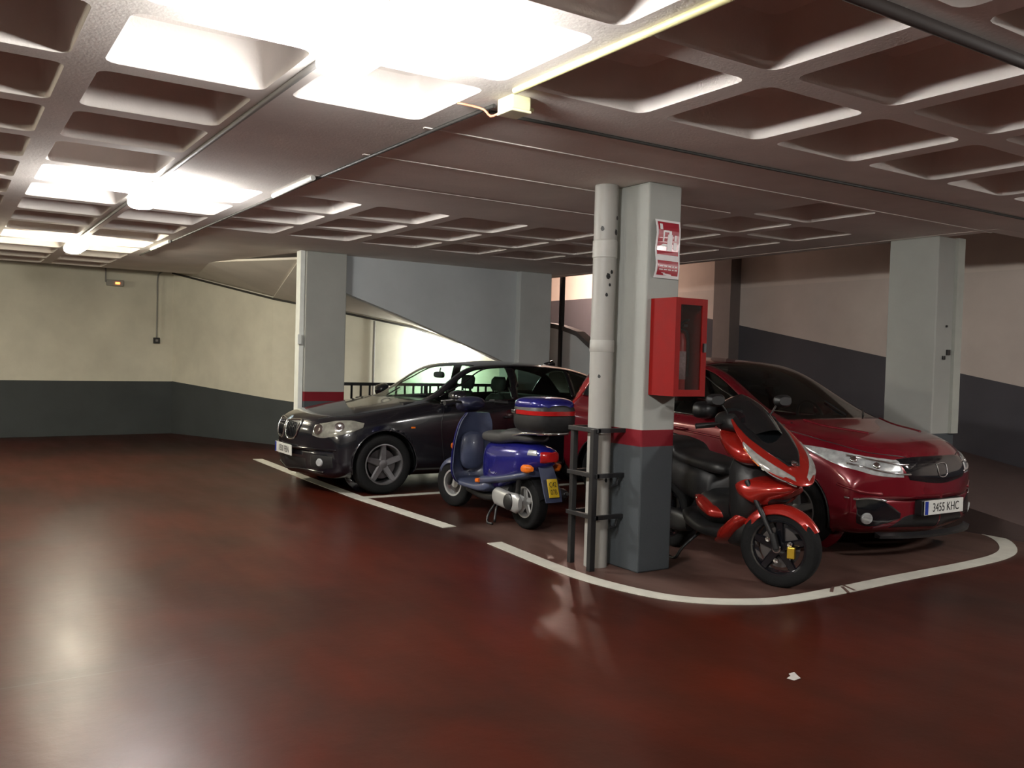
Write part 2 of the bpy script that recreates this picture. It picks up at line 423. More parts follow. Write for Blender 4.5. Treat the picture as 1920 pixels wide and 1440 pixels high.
# far ramp-side wall: starts in the corner, its top follows the sloping ramp soffit
M_wall2 = wall_mat('wall_cream_sloping_band', [(0.9, (0.062, 0.07, 0.072)), (99, CREAM)], slope=(1, 0.08, 16.1), dirt=0.12)
W2 = [(3.43, 16.17, -0.1, 2.80), (4.45, 13.85, -0.1, 2.33), (5.17, 12.7, -2.4, 2.11), (6.24, 12.6, -2.4, 1.947), (7.1, 12.6, -2.4, 1.72), (8.4, 12.6, -2.4, 1.2)]
wallpoly('wall_ramp_far', W2, M_wall2, th=-0.12) if False else wallpoly('wall_ramp_far', W2, M_wall2, th=0.12)
# upper ramp parapet wall (blue-grey) above the railing, lower edge slanting down
wallpoly('wall_ramp_side', [(3.9, 10.55, 2.30, 2.78), (4.32, 10.55, 2.22, 2.78), (5.04, 10.55, 1.99, 2.78), (6.434, 10.55, 1.51, 2.78), (7.2, 10.55, 1.22, 2.78)], M_wallgrey, th=0.12)
# sloping soffit between the two
so = MB()
G = [(3.2, 12.9, 2.695), (3.72, 10.62, 2.60), (4.32, 10.62, 2.24), (5.04, 10.62, 2.0), (6.434, 10.62, 1.52), (7.2, 10.62, 1.23)]
Wt = [(3.43, 16.17, 2.80), (4.45, 13.85, 2.33), (5.17, 12.7, 2.11), (6.24, 12.6, 1.947), (7.1, 12.6, 1.72), (8.4, 12.6, 1.2)]
for i in range(5): so.add([G[i], G[i + 1], Wt[i + 1], Wt[i]], [(0, 1, 2, 3)])
tag(so.build('ceiling_ramp_soffit', wall_mat('soffit_paint', [(99, (0.60, 0.56, 0.50))]), solid=0.03), kind='structure')
# down ramp floor below the railing
dr = MB(); dr.prism([(4.2, -0.3), (8.4, -1.6), (8.4, -1.8), (4.2, -0.5)], 10.7, 12.7, 'y')
tag(dr.build('floor_down_ramp', M_ramp), kind='structure')
# right wall with the rising dark band
M_wallr = wall_mat('wall_right_paint', [(1.30, (0.075, 0.072, 0.082)), (2.66, (0.56, 0.49, 0.45)), (99, (0.62, 0.54, 0.49))], slope=(1, 0.18, 5.39), zsplit=2, dirt=0.1)
wallpoly('wall_right', [(10.5, 17.5, -0.1, 3.5), (10.5, -6, -0.1, 3.5)], M_wallr)
wallpoly('wall_ramp_end', [(10.6, 17.3, -0.1, 3.5), (7.3, 17.3, -0.1, 3.5)][::-1], M_wall)
wallpoly('wall_ramp_inner', [(8.15, 16.4, -0.1, 3.4), (8.4, 12.6, -0.1, 3.4)], M_wall)
# curved cream parapet at the foot of the upper ramp
pp = MB(); rings = []
for k in range(13):
    t = k / 12; y = 12.3 - 2.3 * t; x = 7.95 + 0.35 * (1 - t) ** 2; zt = 2.0 - 0.33 * t + 0.10 * math.sin(PI * t) - 0.3 * max(0, t - 0.75) * 2
    rings.append([(x, y, 0.0), (x, y, zt), (x + 0.12, y, zt), (x + 0.12, y, 0.0)])
pp.loft(rings); tag(pp.build('wall_ramp_parapet', M_wallgrey), kind='structure')
pr = MB(); rings = []
for k in range(13):
    t = k / 12; y = 12.3 - 2.3 * t; x = 7.95 + 0.35 * (1 - t) ** 2; zt = 2.0 - 0.33 * t + 0.10 * math.sin(PI * t) - 0.3 * max(0, t - 0.75) * 2
    rings.append([(x - 0.02, y, zt), (x - 0.02, y, zt + 0.07), (x + 0.14, y, zt + 0.07), (x + 0.14, y, zt)])
pr.loft(rings); tag(pr.build('trim_parapet_cap', pm('parapet_cap', (0.06, 0.055, 0.055), 0.7)), kind='structure')
ds = MB(); ds.b2((10.28, 9.75, 0), (10.5, 10.1, 3.45)); tag(ds.build('trim_wall_pier', pm('pier_paint', (0.16, 0.13, 0.12), 0.8)), kind='structure')
ds = MB(); ds.b2((7.98, 11.0, 1.2), (8.04, 11.06, 3.4)); tag(ds.build('trim_ramp_post', M_dark), kind='structure')

# ------------------------------------------------------------------ pillars
def pillar(x0, y0, x1, y1, mat, label, top=CEIL):
    a = MB(); a.b2((x0, y0, 0), (x1, y1, top - 0.001)); o = a.build('concrete_pillar', mat, bevel=0.012)
    return tag(o, label, 'pillar')
pillar(4.07, 4.63, 4.37, 5.13, M_pillar, 'white pillar with grey foot and thin red band, red hose cabinet fixed on it')
pillar(3.73, 10.38, 4.25, 10.74, M_pillar, 'white square pillar with red band behind the nose of the black car')
pillar(7.66, 4.74, 8.02, 5.24, M_pillar_b, 'plain white pillar standing beside the bonnet of the red car')
pillar(6.86, 10.45, 7.40, 10.95, wall_mat('pillar_back', [(99, (0.52, 0.54, 0.53))]), 'pale pillar at the end of the ramp wall behind the black car')

# narrow service casings on the pillar faces
c = MB(); c.b2((3.67, 10.42, 0.0), (3.728, 10.56, CEIL)); c.box((3.66, 10.40, 1.62), (0.05, 0.07, 0.12)); tag(c.build('pipe_casing', M_white, bevel=0.004), 'slim pale casing running down the left edge of the far pillar', 'casing')
c = MB(); c.b2((7.92, 4.708, 0.88), (8.03, 4.739, CEIL - .001)); tag(c.build('cable_casing', pm('riser_paint', (0.36, 0.37, 0.33), 0.6, spec=.2), smooth=False, angle=40), 'narrow pale casing on the pillar beside the red car', 'casing')
root = empty('broken_bracket', (7.82, 4.735, 1.6)); tag(root, 'small dark broken bracket on the pillar beside the red car', 'bracket')
for z, w, x in ((1.63, 0.05, 7.86), (1.58, 0.035, 7.79), (1.87, 0.02, 7.82)): c = MB(); c.box((x - 7.82, -0.004, z - 1.6), (w, 0.018, w)); c.build('bracket_stub', M_black, root, bevel=0.004)

# ------------------------------------------------------------------ drain pipe and its black guard
M_socket = pm('pipe_socket_pvc', (0.38, 0.37, 0.34), 0.5)
root = empty('drain_pipe', (3.955, 4.95, 0)); tag(root, 'thick white drain pipe running up the left side of the cabinet pillar', 'pipe')
a = MB(); a.tube([(0, 0, 0), (0, 0, CEIL)], 0.083, 28); a.build('pipe', pm('pipe_pvc', (0.32, 0.31, 0.285), 0.5, var=0.1, scale=6), root, angle=40)
a = MB(); a.lathe([(0.083, 2.18), (0.088, 2.185), (0.088, 2.30), (0.083, 2.305)], n=28); a.build('pipe_socket', M_socket, root, angle=40)
a = MB(); a.lathe([(0.083, 1.52), (0.087, 1.525), (0.087, 1.60), (0.083, 1.605)], n=28); a.build('pipe_socket', M_socket, root, angle=40)
a = MB()
for z, an, s in ((2.38, -2.5, .018), (2.36, -1.2, .022), (2.05, -1.9, .022), (2.08, -1.6, .015), (1.92, -2.0, .014), (1.35, -2.4, .014), (0.62, -1.5, 0.016), (2.46, -1.1, 0.015), (1.99, -1.75, 0.012)):
    a = MB(); a.add([(0.0855 * math.cos(an + da), 0.0855 * math.sin(an + da), z + dz) for da, dz in ((-s * 9, 0), (-s * 4, s), (s * 5, s * 0.7), (s * 9, -s * 0.3), (s * 2, -s), (-s * 6, -s * 0.8))], [(0, 1, 2, 3, 4, 5)])
    a.build('scuff_mark', M_black, root, solid=0.001)
root = empty('pipe_guard', (3.95, 4.95, 0)); tag(root, 'black steel guard frame bolted round the foot of the drain pipe', 'pipe guard')
a = MB(); a.b2((-0.155, -0.14, 0), (-0.11, -0.10, 0.985)); a.build('post', M_dark, root, bevel=0.003)
a = MB(); a.b2((-0.11, 0.145, 0), (-0.07, 0.185, 0.985)); a.build('post', M_dark, root, bevel=0.003)
for z in (0.37, 0.66, 0.975):
    a = MB(); a.b2((-0.13, -0.15, z - 0.015), (-0.10, 0.19, z + 0.015)); a.b2((-0.12, -0.15, z - 0.015), (0.13, -0.12, z + 0.015)); a.b2((-0.12, 0.16, z - 0.015), (0.12, 0.19, z + 0.015))
    a.build('cross_bar', M_dark, root, bevel=0.002)
    if z < 0.9:
        a = MB(); a.tube([(0.08, -0.13, z - 0.02), (0.07, -0.13, z - 0.07), (0.02, -0.13, z - 0.08)], 0.008, 8); a.build('bolt_bracket', M_dark, root)

# ------------------------------------------------------------------ fire cabinet, sign, extinguisher
M_fire = pm('fire_red', (0.20, 0.006, 0.005), 0.6, spec=0.15)
M_fire_in = pm('fire_red_bright', (0.55, 0.03, 0.02), 0.4)
M_galv = pm('cabinet_lining', (0.16, 0.02, 0.02), 0.6, spec=0.2)
root = empty('fire_hose_cabinet', (4.37, 4.63, 1.235)); tag(root, 'open-fronted red fire cabinet with glass door fixed on the white pillar', 'fire cabinet')
# local: cabinet hangs on the near face (y = 0), reaching over the right edge; x -0.26 .. 0.22, y -0.24 .. 0
a = MB(); x0, x1, y0, y1, z1 = -0.255, 0.035, -0.235, -0.002, 0.66; t = 0.012
a.b2((x0, y0, 0), (x0 + t, y1, z1)); a.b2((x1 - t, y0, 0), (x1, y1, z1)); a.b2((x0 + t, y0, 0), (x1 - t, y1, t)); a.b2((x0 + t, y0, z1 - t), (x1 - t, y1, z1)); a.b2((x0 + t, y1 - t, t), (x1 - t, y1, z1 - t))
a.build('body', M_fire, root)
a = MB(); a.b2((x0 + t + .001, y1 - t - .004, t), (x1 - t - .001, y1 - t - .001, z1 - t)); a.build('back_lining', M_galv, root)
d = MB(); fr = 0.045
d.b2((x0, y0 - 0.015, 0), (x0 + fr, y0, z1)); d.b2((x1 - fr, y0 - 0.015, 0), (x1, y0, z1)); d.b2((x0 + fr, y0 - 0.0145, 0), (x1 - fr, y0, fr)); d.b2((x0 + fr, y0 - 0.0145, z1 - fr), (x1 - fr, y0, z1))
door = d.build('door', M_fire, root)
d = MB(); d.b2((x0 + fr, y0 - 0.008, fr), (x1 - fr, y0 - 0.004, z1 - fr)); d.build('pane', glass('cabinet_glass', (0.75, 0.7, 0.7)), door)
d = MB(); d.b2((x1 - 0.035, y0 - 0.03, 0.30), (x1 - 0.015, y0 - 0.015, 0.36)); d.build('latch', M_dark, door)
root = empty('fire_extinguisher', (4.25, 4.515, 1.248)); tag(root, 'red fire extinguisher with white label standing inside the red cabinet', 'fire extinguisher')
a = MB(); a.lathe([(0, 0), (0.066, 0), (0.07, 0.012), (0.07, 0.36), (0.055, 0.41), (0.022, 0.43), (0.022, 0.455), (0, 0.455)], n=28); a.build('cylinder', M_fire_in, root, angle=40)
a = MB(); a.lathe([(0.071, 0.10), (0.0712, 0.10), (0.0712, 0.29), (0.071, 0.29)], n=20, a0=-2.6, a1=-0.6)
a.build('label', pm('label_paper', (0.7, 0.68, 0.66), 0.5, var=0.5, scale=60), root, smooth=True)
a = MB(); a.b2((-0.02, -0.09, 0.455), (0.02, 0.03, 0.475)); a.tube([(0, -0.03, 0.47), (0, -0.09, 0.50), (0, -0.12, 0.50)], 0.008, 8); a.build('handle', M_black, root, bevel=0.003)
a = MB(); a.tube(smooth_pts([(0.02, 0, 0.45), (0.085, -0.02, 0.42), (0.09, -0.03, 0.25), (0.085, -0.03, 0.12)], 14), 0.009, 8); a.build('hose', M_black, root, smooth=True)
root = empty('fire_extinguisher_sign', (4.235, 4.622, 2.04)); tag(root, 'red and white fire extinguisher sign high on the cabinet pillar', 'sign')
M_signred = pm('sign_red', (0.33, 0.02, 0.035), 0.2, coat=0.5, spec=0.8)
a = MB(); rr = []
for k in range(9):
    z = 0.40 * k / 8; by = -0.02 * math.sin(PI * k / 8) - (0.012 * math.sin(3 * PI * k / 8)); rr.append([(-0.115, by, z), (0.115, by * 0.4, z), (0.115, by * 0.4 - 0.003, z), (-0.115, by - 0.003, z)])
a.loft(rr); a.build('backing', pm('sign_white', (0.72, 0.70, 0.70), 0.15, coat=0.6), root, smooth=False)
def sp(x, z, e=0.0045):
    k = z / 0.05; by = -0.02 * math.sin(PI * k / 8) - 0.012 * math.sin(3 * PI * k / 8); u = (x + 0.115) / 0.23
    return (x, by * (1 - 0.6 * u) - e, z)
def signpoly(x0, z0, x1, z1, e=0.0045, n=8):
    return MB().loft([[sp(x0, z0 + (z1 - z0) * k / n, e), sp(x1, z0 + (z1 - z0) * k / n, e), sp(x1, z0 + (z1 - z0) * k / n, e - .001), sp(x0, z0 + (z1 - z0) * k / n, e - .001)] for k in range(n + 1)])
signpoly(-0.10, 0.16, 0.10, 0.385).build('red_panel', M_signred, root)
signpoly(-0.10, 0.02, 0.10, 0.12).build('lower_red_panel', M_signred, root)
M_signw = pm('sign_ink', (0.7, 0.66, 0.66), 0.4)
a = MB()
for (xa, za, xb, zb) in ((-0.01, 0.19, 0.035, 0.30), (0.0, 0.30, 0.025, 0.325), (-0.045, 0.315, 0.0, 0.328), (-0.055, 0.25, -0.042, 0.325), (-0.085, 0.33, -0.06, 0.37), (0.05, 0.2, 0.08, 0.25), (0.055, 0.26, 0.075, 0.30)):
    a.v, a.f, a.mi = a.v, a.f, a.mi
    t_ = signpoly(xa, za, xb, zb, 0.0065, 2); a.add(t_.v, t_.f)
a.build('pictogram', M_signw, root)
tx = MB()
for k, (xa, xb) in enumerate(((-0.085, -0.05), (-0.04, -0.01), (0.0, 0.03), (0.04, 0.055), (0.065, 0.088))):
    t_ = signpoly(xa, 0.055, xb, 0.062, 0.0065, 2); tx.add(t_.v, t_.f); t_ = signpoly(xa, 0.078, xb, 0.085, 0.0065, 2); tx.add(t_.v, t_.f)
tx.build('text_line', M_signw, root)

# ------------------------------------------------------------------ railing above the down ramp
root = empty('ramp_railing', (4.14, 10.63, 0)); tag(root, 'dark metal railing with vertical bars between the far pillar and the ramp', 'railing')
a = MB(); a.b2((0, -0.02, 1.06), (2.75, 0.02, 1.10)); a.build('top_rail', M_dark, root)
a = MB(); a.b2((0, -0.015, 0.12), (2.75, 0.015, 0.15)); a.build('bottom_rail', M_dark, root)
for k in range(22):
    a = MB(); x = 0.06 + k * 0.125; a.b2((x - 0.012, -0.008, 0.13), (x + 0.012, 0.008, 1.07)); a.build('bar', M_dark, root)
for x in (0.02, 1.37, 2.72):
    a = MB(); a.b2((x - 0.02, -0.02, 0), (x + 0.02, 0.02, 1.07)); a.build('post', M_dark, root)

# ------------------------------------------------------------------ lamps
M_tube = emit('tube_light', (1.0, 0.985, 0.95), 265.0)
M_tube_w = emit('tube_light_warm', (1.0, 0.93, 0.74), 205.0)
def lamp(x, y, label, mt=M_tube, z=2.602, L=0.62, rz=0.0, grp='tube lamps in a row under the ceiling', top=CEIL, caps=True):
    root = empty('tube_lamp', (x, y, 0), rz); tag(root, label, 'lamp', grp)
    a = MB(); a.b2((-0.05, -L / 2 + 0.06, z + 0.05), (0.05, L / 2 - 0.06, z + 0.08)); a.build('housing', M_white, root, bevel=0.006)
    a = MB(); h = L / 2 + 0.03
    st = [(-h, .035, .02), (-h + .012, .07, .038), (-h + .04, .092, .052), (-h + .09, .10, .058), (h - .09, .10, .058), (h - .04, .092, .052), (h - .012, .07, .038), (h, .035, .02)]
    a.loft([[Vector((w_ * math.copysign(abs(math.cos(t)) ** .8, math.cos(t)), y_, z + h_ * math.copysign(abs(math.sin(t)) ** .8, math.sin(t)))) for t in [2 * PI * k / 24 for k in range(24)]] for y_, w_, h_ in st]); a.build('diffuser', mt, root, angle=60)
    for s_ in (-1, 1):
        a = MB(); a.tube([(0, s_ * L * 0.35, z + 0.07), (0, s_ * L * 0.35, top)], 0.006, 8); a.build('stem', M_greypipe, root)
    return root
lamp(1.34, 3.12, 'nearest ceiling lamp, a blown-out white glare at the top of the view')
lamp(1.34, 7.25, 'middle ceiling lamp glowing between two bright ceiling cells')
lamp(1.34, 11.4, 'farthest ceiling lamp, small and warm, near the back wall', M_tube_w)
lamp(1.34, -1.0, 'ceiling lamp of the same row hanging behind the viewer')
lamp(-3.0, 5.0, 'ceiling lamp of the neighbouring aisle beside the red floor', M_tube_w, grp='lamps outside the view'); lamp(-3.0, 13.0, 'ceiling lamp at the far end of the neighbouring aisle near the back wall', M_tube_w, grp='lamps outside the view')
lamp(7.3, 1.0, 'ceiling lamp over the driveway on the right, outside the view', grp='lamps outside the view')
lamp(9.3, 13.2, 'warm lamp over the upper ramp, hidden behind the ceiling edge', emit('tube_light_pink', (1.0, 0.74, 0.62), 210.0), z=3.25, grp='upper ramp lamp', top=3.4)
lamp(6.8, 12.2, 'lamp under the ramp soffit, shining from behind the black car', emit('tube_light_ramp', (0.97, 1.0, 0.93), 150.0), z=1.54, rz=PI / 2, L=0.45, grp='ramp lamp', top=1.64, caps=False)

# ------------------------------------------------------------------ conduits, cables and small wall fittings
def run(name, pts, r, mat, label, cat='conduit', group=None, n=10):
    return tag(MB().tube(pts, r, n).build(name, mat, smooth=False, angle=50), label, cat, group)
run('conduit', [(2.205, -2.0, 2.674), (2.205, 3.45, 2.674)], 0.016, M_yellow, 'yellow conduit running along the ceiling rib towards the junction box')
run('cable', [(2.26, 3.72, 2.677), (2.25, 4.1, 2.677), (2.23, 6.2, 2.677), (2.23, 12.5, 2.677)], 0.010, M_cable, 'dark cable running on along the ceiling edge past the far lamps', 'cable')
run('conduit', [(1.34, 3.5, 2.676), (1.34, 6.9, 2.676)], 0.014, M_greypipe, 'grey conduit between the nearest and the middle lamp')
run('conduit', [(1.34, 7.6, 2.676), (1.34, 11.05, 2.676)], 0.014, M_greypipe, 'grey conduit between the middle and the farthest lamp')
run('cable', [(2.3, 3.83, 2.678), (4.2, 3.82, 2.678), (6.2, 3.78, 2.678), (9.5, 3.75, 2.678)], 0.009, M_cable, 'dark cable running right across the flat soffit from the junction box', 'cable')
run('ceiling_pipe', [(1.0, 1.87, 2.66), (6.0, 1.87, 2.66), (9.0, 1.87, 2.66)], 0.024, pm('brown_pipe', (0.05, 0.038, 0.034), 0.7), 'thick dark pipe under the ceiling at the top right', 'pipe', n=14)
run('conduit', [(2.19, 6.0, 2.672), (2.20, 6.9, 2.672)], 0.018, M_white, 'short pale conduit piece beside the middle lamp')
run('conduit', [(2.20, 10.6, 2.672), (2.20, 11.6, 2.672)], 0.018, M_white, 'short pale conduit piece beside the farthest lamp')
root = empty('junction_box', (2.30, 3.60, 2.69)); tag(root, 'cream junction box at the end of the yellow conduit', 'junction box')
a = MB(); a.b2((-0.06, -0.07, -0.065), (0.05, 0.06, 0)); a.build('box', pm('junction_cream', (0.62, 0.60, 0.36), 0.45), root, bevel=0.008)
a = MB(); a.b2((-0.063, -0.073, -0.078), (0.053, 0.063, -0.064)); a.build('cover', pm('junction_cover', (0.66, 0.62, 0.42), 0.4), root, bevel=0.006)
a = MB(); a.tube([(0.05, 0.0, -0.03), (0.11, 0.01, -0.035)], 0.012, 8); a.build('gland', M_yellow, root)
a = MB(); a.tube(smooth_pts([(-0.02, 0.06, -0.04), (-0.06, 0.11, -0.07), (-0.09, 0.15, -0.03), (-0.2, 0.2, -0.01)], 12), 0.006, 8); a.build('loose_wire', pm('orange_wire', (0.5, 0.2, 0.12), 0.5), root, smooth=True)
root = empty('emergency_light', (2.48, 16.03, 2.53)); tag(root, 'small wall box with an orange glow high on the back wall', 'emergency light')
a = MB(); a.b2((-0.13, -0.03, -0.05), (0.13, 0.03, 0.05)); a.build('case', pm('case_grey', (0.30, 0.28, 0.25), 0.5), root, bevel=0.008)
a = MB(); a.b2((0.0, -0.045, -0.022), (0.07, -0.028, 0.012)); a.build('glow_lens', emit('orange_glow', (1.0, 0.30, 0.08), 3.0), root, bevel=0.003)
run('conduit', [(2.36, 16.06, 2.53), (2.34, 16.06, 2.55), (2.34, 16.06, 2.95)], 0.011, M_greypipe, 'short grey conduit above the orange glowing wall box')
root = empty('wall_switch', (3.16, 16.10, 1.6)); tag(root, 'black switch box on the back wall near the corner', 'switch')
a = MB(); a.b2((-0.05, -0.03, -0.05), (0.05, 0.03, 0.05)); a.build('box', M_black, root, bevel=0.006)
a = MB(); a.b2((-0.02, -0.04, -0.02), (0.02, -0.028, 0.02)); a.build('button', M_greypipe, root, bevel=0.003)
run('conduit', smooth_pts([(3.16, 16.09, 1.65), (3.16, 16.09, 2.3), (3.16, 16.09, 2.66), (3.22, 16.10, 2.77), (3.38, 16.09, 2.80)], 24), 0.012, M_greypipe, 'thin conduit rising from the black switch box to the ceiling')
run('conduit', [(3.40, 16.08, 2.765), (4.42, 13.80, 2.295), (5.15, 12.64, 2.075), (6.24, 12.56, 1.91), (7.1, 12.56, 1.68)], 0.016, M_cable, 'dark conduit following the sloping top edge of the ramp wall')
run('conduit', [(5.63, 12.62, 0.0), (5.63, 12.62, 1.98)], 0.02, M_greypipe, 'vertical grey conduit on the bright ramp wall behind the railing')
a = MB(); a.add([(-0.05, -0.02, 0.002), (-0.01, -0.035, 0.006), (0.03, 0.0, 0.003), (0.05, 0.02, 0.006), (0.02, 0.035, 0.002), (-0.02, 0.01, 0.008), (-0.05, 0.015, 0.003)], [(0, 1, 5, 6), (1, 2, 5), (2, 3, 4, 5)])
o = a.build('paper_scrap', pm('paper', (0.35, 0.33, 0.31), 0.7), solid=0.001); o.location = (3.39, 2.73, 0); o.rotation_euler.z = 0.3; tag(o, 'small white scrap of paper on the red floor', 'litter')
# ------------------------------------------------------------------ vehicle materials
M_tyre = pm('tyre_rubber', (0.0055, 0.0055, 0.0058), 0.85, spec=0.2, bump=0.2, scale=20)
M_alloy = pm('alloy_rim', (0.20, 0.195, 0.20), 0.42, 0.7)
M_chrome = pm('chrome', (0.75, 0.76, 0.78), 0.12, 1.0, rvar=0.03)
M_trim = pm('car_trim_black', (0.008, 0.008, 0.009), 0.4)
M_gloss = pm('gloss_black', (0.006, 0.006, 0.008), 0.12, coat=0.6, rvar=0.03)
M_seat = pm('seat_fabric', (0.012, 0.012, 0.013), 0.9, bump=0.2)
M_lens_b = pm('lamp_lens_grey', (0.24, 0.235, 0.20), 0.16, 0.3, coat=0.8, var=0.7, scale=18, rvar=0.06)
M_lens = pm('lamp_lens', (0.58, 0.60, 0.60), 0.16, 0.45, coat=0.8, var=0.65, scale=22, rvar=0.06)
M_plate = pm('plate_white', (0.62, 0.62, 0.58), 0.4)
M_ink = pm('plate_ink', (0.01, 0.01, 0.01), 0.5)
M_blueband = pm('plate_blue', (0.01, 0.03, 0.25), 0.4)
M_redlens = pm('red_lens', (0.35, 0.01, 0.01), 0.15, coat=0.6)
M_orange = pm('orange_lens', (0.75, 0.16, 0.01), 0.25, coat=0.5)
M_carglass = glass('car_glass', (0.62, 0.80, 0.70), 0.02)
M_carglass_dark = glass('tinted_glass', (0.30, 0.36, 0.34), 0.02)

class Body:
    """spline body: station rows -> dense grid with features on grid lines"""
    def __init__(s, rows, step=0.035):
        C = []
        for (xs, xc, zb, w, z3, z4, z5, yb, z6, yr, z7, zc) in rows:
            half = [(0, zb), (0.75 * w, zb), (0.95 * w, min(zb + 0.06, z3)), (w, z3), (w * 1.0, z4), (0.985 * w, z5), (yb, z6), (yr, z7), (yr * 0.88, z7 + 0.45 * (zc - z7)), (yr * 0.5, z7 + 0.86 * (zc - z7)), (0, zc)]
            f = lambda y: xs + (xc - xs) * (1 - min(1, abs(y) / w) ** 2.3)
            L_ = [(f(y), y, z) for y, z in half]; R_ = [(f(y), -y, z) for y, z in half[:-1]][::-1]
            C.append(L_ + R_)
        C = np.array(C); s.C = C
        du = np.linalg.norm(np.diff(C, axis=0), axis=2).mean(1); u = np.concatenate([[0], np.cumsum(du)])
        dv = np.linalg.norm(np.diff(C, axis=1), axis=2)[3:-2].mean(0) + 0.01; v = np.concatenate([[0], np.cumsum(dv)])
        def dens(t, d):
            q_, off = [], [0]
            for a, b, l in zip(t[:-1], t[1:], d):
                n = max(2, int(math.ceil(l / step))); q_ += list(a + (b - a) * np.arange(n) / n); off.append(off[-1] + n)
            return np.array(q_ + [t[-1]]), off
        qu, s.iu = dens(u, du); qv, s.jv = dens(v, dv)
        G = pchip(u, C, qu); G = np.swapaxes(pchip(v, np.swapaxes(G, 0, 1), qv), 0, 1)
        s.G = G; s.M, s.N = G.shape[:2]
    def cells(s, i0, i1, j0, j1):
        return {(i, j) for i in range(s.iu[i0], s.iu[i1]) for j in range(s.jv[j0], s.jv[j1])}
    def arches(s, wheels, R):
        """snap the side grid onto the circular arch edge and drop the cells inside"""
        G = s.G; s.drop = set(); ins = np.zeros((s.M, s.N), bool)
        for i in range(s.M):
            for j in range(s.N):
                x, y, z = G[i, j]
                for wx, wz in wheels:
                    if abs(y) > 0.55 and z < wz + R + 0.02 and math.hypot(x - wx, z - wz) < R: ins[i, j] = True
        for i in range(s.M - 1):
            for j in range(s.N - 1):
                c = [ins[i, j], ins[i + 1, j], ins[i, j + 1], ins[i + 1, j + 1]]
                if all(c): s.drop.add((i, j))
        for i in range(s.M):
            for j in range(s.N):
                if ins[i, j]:
                    nb = [(a, b) for a in (i - 1, i, i + 1) for b in (j - 1, j, j + 1) if 0 <= a < s.M and 0 <= b < s.N]
                    if any(not ins[n] for n in nb):
                        x, y, z = G[i, j]; wx, wz = min(wheels, key=lambda w: math.hypot(x - w[0], z - w[1]))
                        d = math.hypot(x - wx, z - wz) or 1; G[i, j, 0] = wx + (x - wx) * R / d; G[i, j, 2] = wz + (z - wz) * R / d
    def part(s, cells, name, mat, parent, solid=0.0, off=0.0):
        idx = {}; vs = []; fs = []
        def vi(i, j):
            if j == s.N - 1: j = 0
            if (i, j) not in idx: idx[(i, j)] = len(vs); vs.append(tuple(s.G[i, j]))
            return idx[(i, j)]
        for (i, j) in sorted(cells):
            f = (vi(i, j), vi(i, j + 1), vi(i + 1, j + 1), vi(i + 1, j)); fs.append(f)
        me = bpy.data.meshes.new(name); me.from_pydata(vs, [], fs); me.materials.append(mat)
        bm = bmesh.new(); bm.from_mesh(me); bmesh.ops.remove_doubles(bm, verts=bm.verts, dist=0.0006)
        bmesh.ops.dissolve_degenerate(bm, edges=bm.edges, dist=0.0005); bmesh.ops.recalc_face_normals(bm, faces=bm.faces)
        for f in bm.faces: f.smooth = True
        bm.to_mesh(me); bm.free()
        o = bpy.data.objects.new(name, me); COL.objects.link(o); o.parent = parent
        if solid:
            md = o.modifiers.new('solid', 'SOLIDIFY'); md.thickness = solid; md.offset = -1
        return o
    def bvh(s):
        vs = [tuple(p) for p in s.G.reshape(-1, 3)]; N = s.N
        fs = [(i * N + j, i * N + j + 1, (i + 1) * N + j + 1, (i + 1) * N + j) for i in range(s.M - 1) for j in range(N - 1)]
        s.T = BVHTree.FromPolygons(vs, fs); return s.T

def bvh_of(objs):
    vs, fs = [], []
    for o in objs:
        k = len(vs); vs += [v.co.copy() for v in o.data.vertices]; fs += [[i + k for i in p.vertices] for p in o.data.polygons]
    return BVHTree.FromPolygons(vs, fs)
def snap(T, p, off, ref=None):
    c, n, i, d = T.find_nearest(Vector(p))
    r = Vector(ref) if ref is not None else Vector((0, 0, 0.6))
    if n.dot(c - r) < 0: n = -n
    return c, n
def patch(T, top, bot, name, mat, parent, off=0.004, rows=6, cols=24, depth=0.012, ref=None, label=None):
    top = smooth_pts(top, cols) if len(top) > 2 else smooth_pts([top[0], [(a + b) / 2 for a, b in zip(*top)], top[1]], cols)
    bot = smooth_pts(bot, cols) if len(bot) > 2 else smooth_pts([bot[0], [(a + b) / 2 for a, b in zip(*bot)], bot[1]], cols)
    O, I = [], []
    for r in range(rows + 1):
        for c in range(cols):
            p = [a + (b - a) * r / rows for a, b in zip(top[c], bot[c])]
            q_, n = snap(T, p, off, ref)
            e = min(r, rows - r, c, cols - 1 - c); k = 1.0 if e > 0 else 0.3
            O.append(q_ + n * off * k); I.append(q_ - n * depth)
    nn = len(O); vs = O + I; fs = []
    id_ = lambda r, c: r * cols + c
    for r in range(rows):
        for c in range(cols - 1):
            fs.append((id_(r, c), id_(r, c + 1), id_(r + 1, c + 1), id_(r + 1, c))); fs.append((nn + id_(r + 1, c), nn + id_(r + 1, c + 1), nn + id_(r, c + 1), nn + id_(r, c)))
    B_ = [id_(0, c) for c in range(cols)] + [id_(r, cols - 1) for r in range(1, rows + 1)] + [id_(rows, c) for c in range(cols - 2, -1, -1)] + [id_(r, 0) for r in range(rows - 1, 0, -1)]
    for a, b in zip(B_, B_[1:] + B_[:1]): fs.append((a, nn + a, nn + b, b))
    m = MB().add(vs, fs); o = m.build(name, mat, parent, angle=50)
    if label: o['label'] = label
    return o
def seam(T, pts, name, mat, parent, r=0.0035, n=30, ref=None, off=0.0):
    P = []
    for p in smooth_pts(pts, n):
        c, nn = snap(T, p, 0, ref); P.append(c + nn * off)
    return MB().tube(P, r, 6).build(name, mat, parent, smooth=True)
def mir(pts): return [(x, -y, z) for x, y, z in pts]

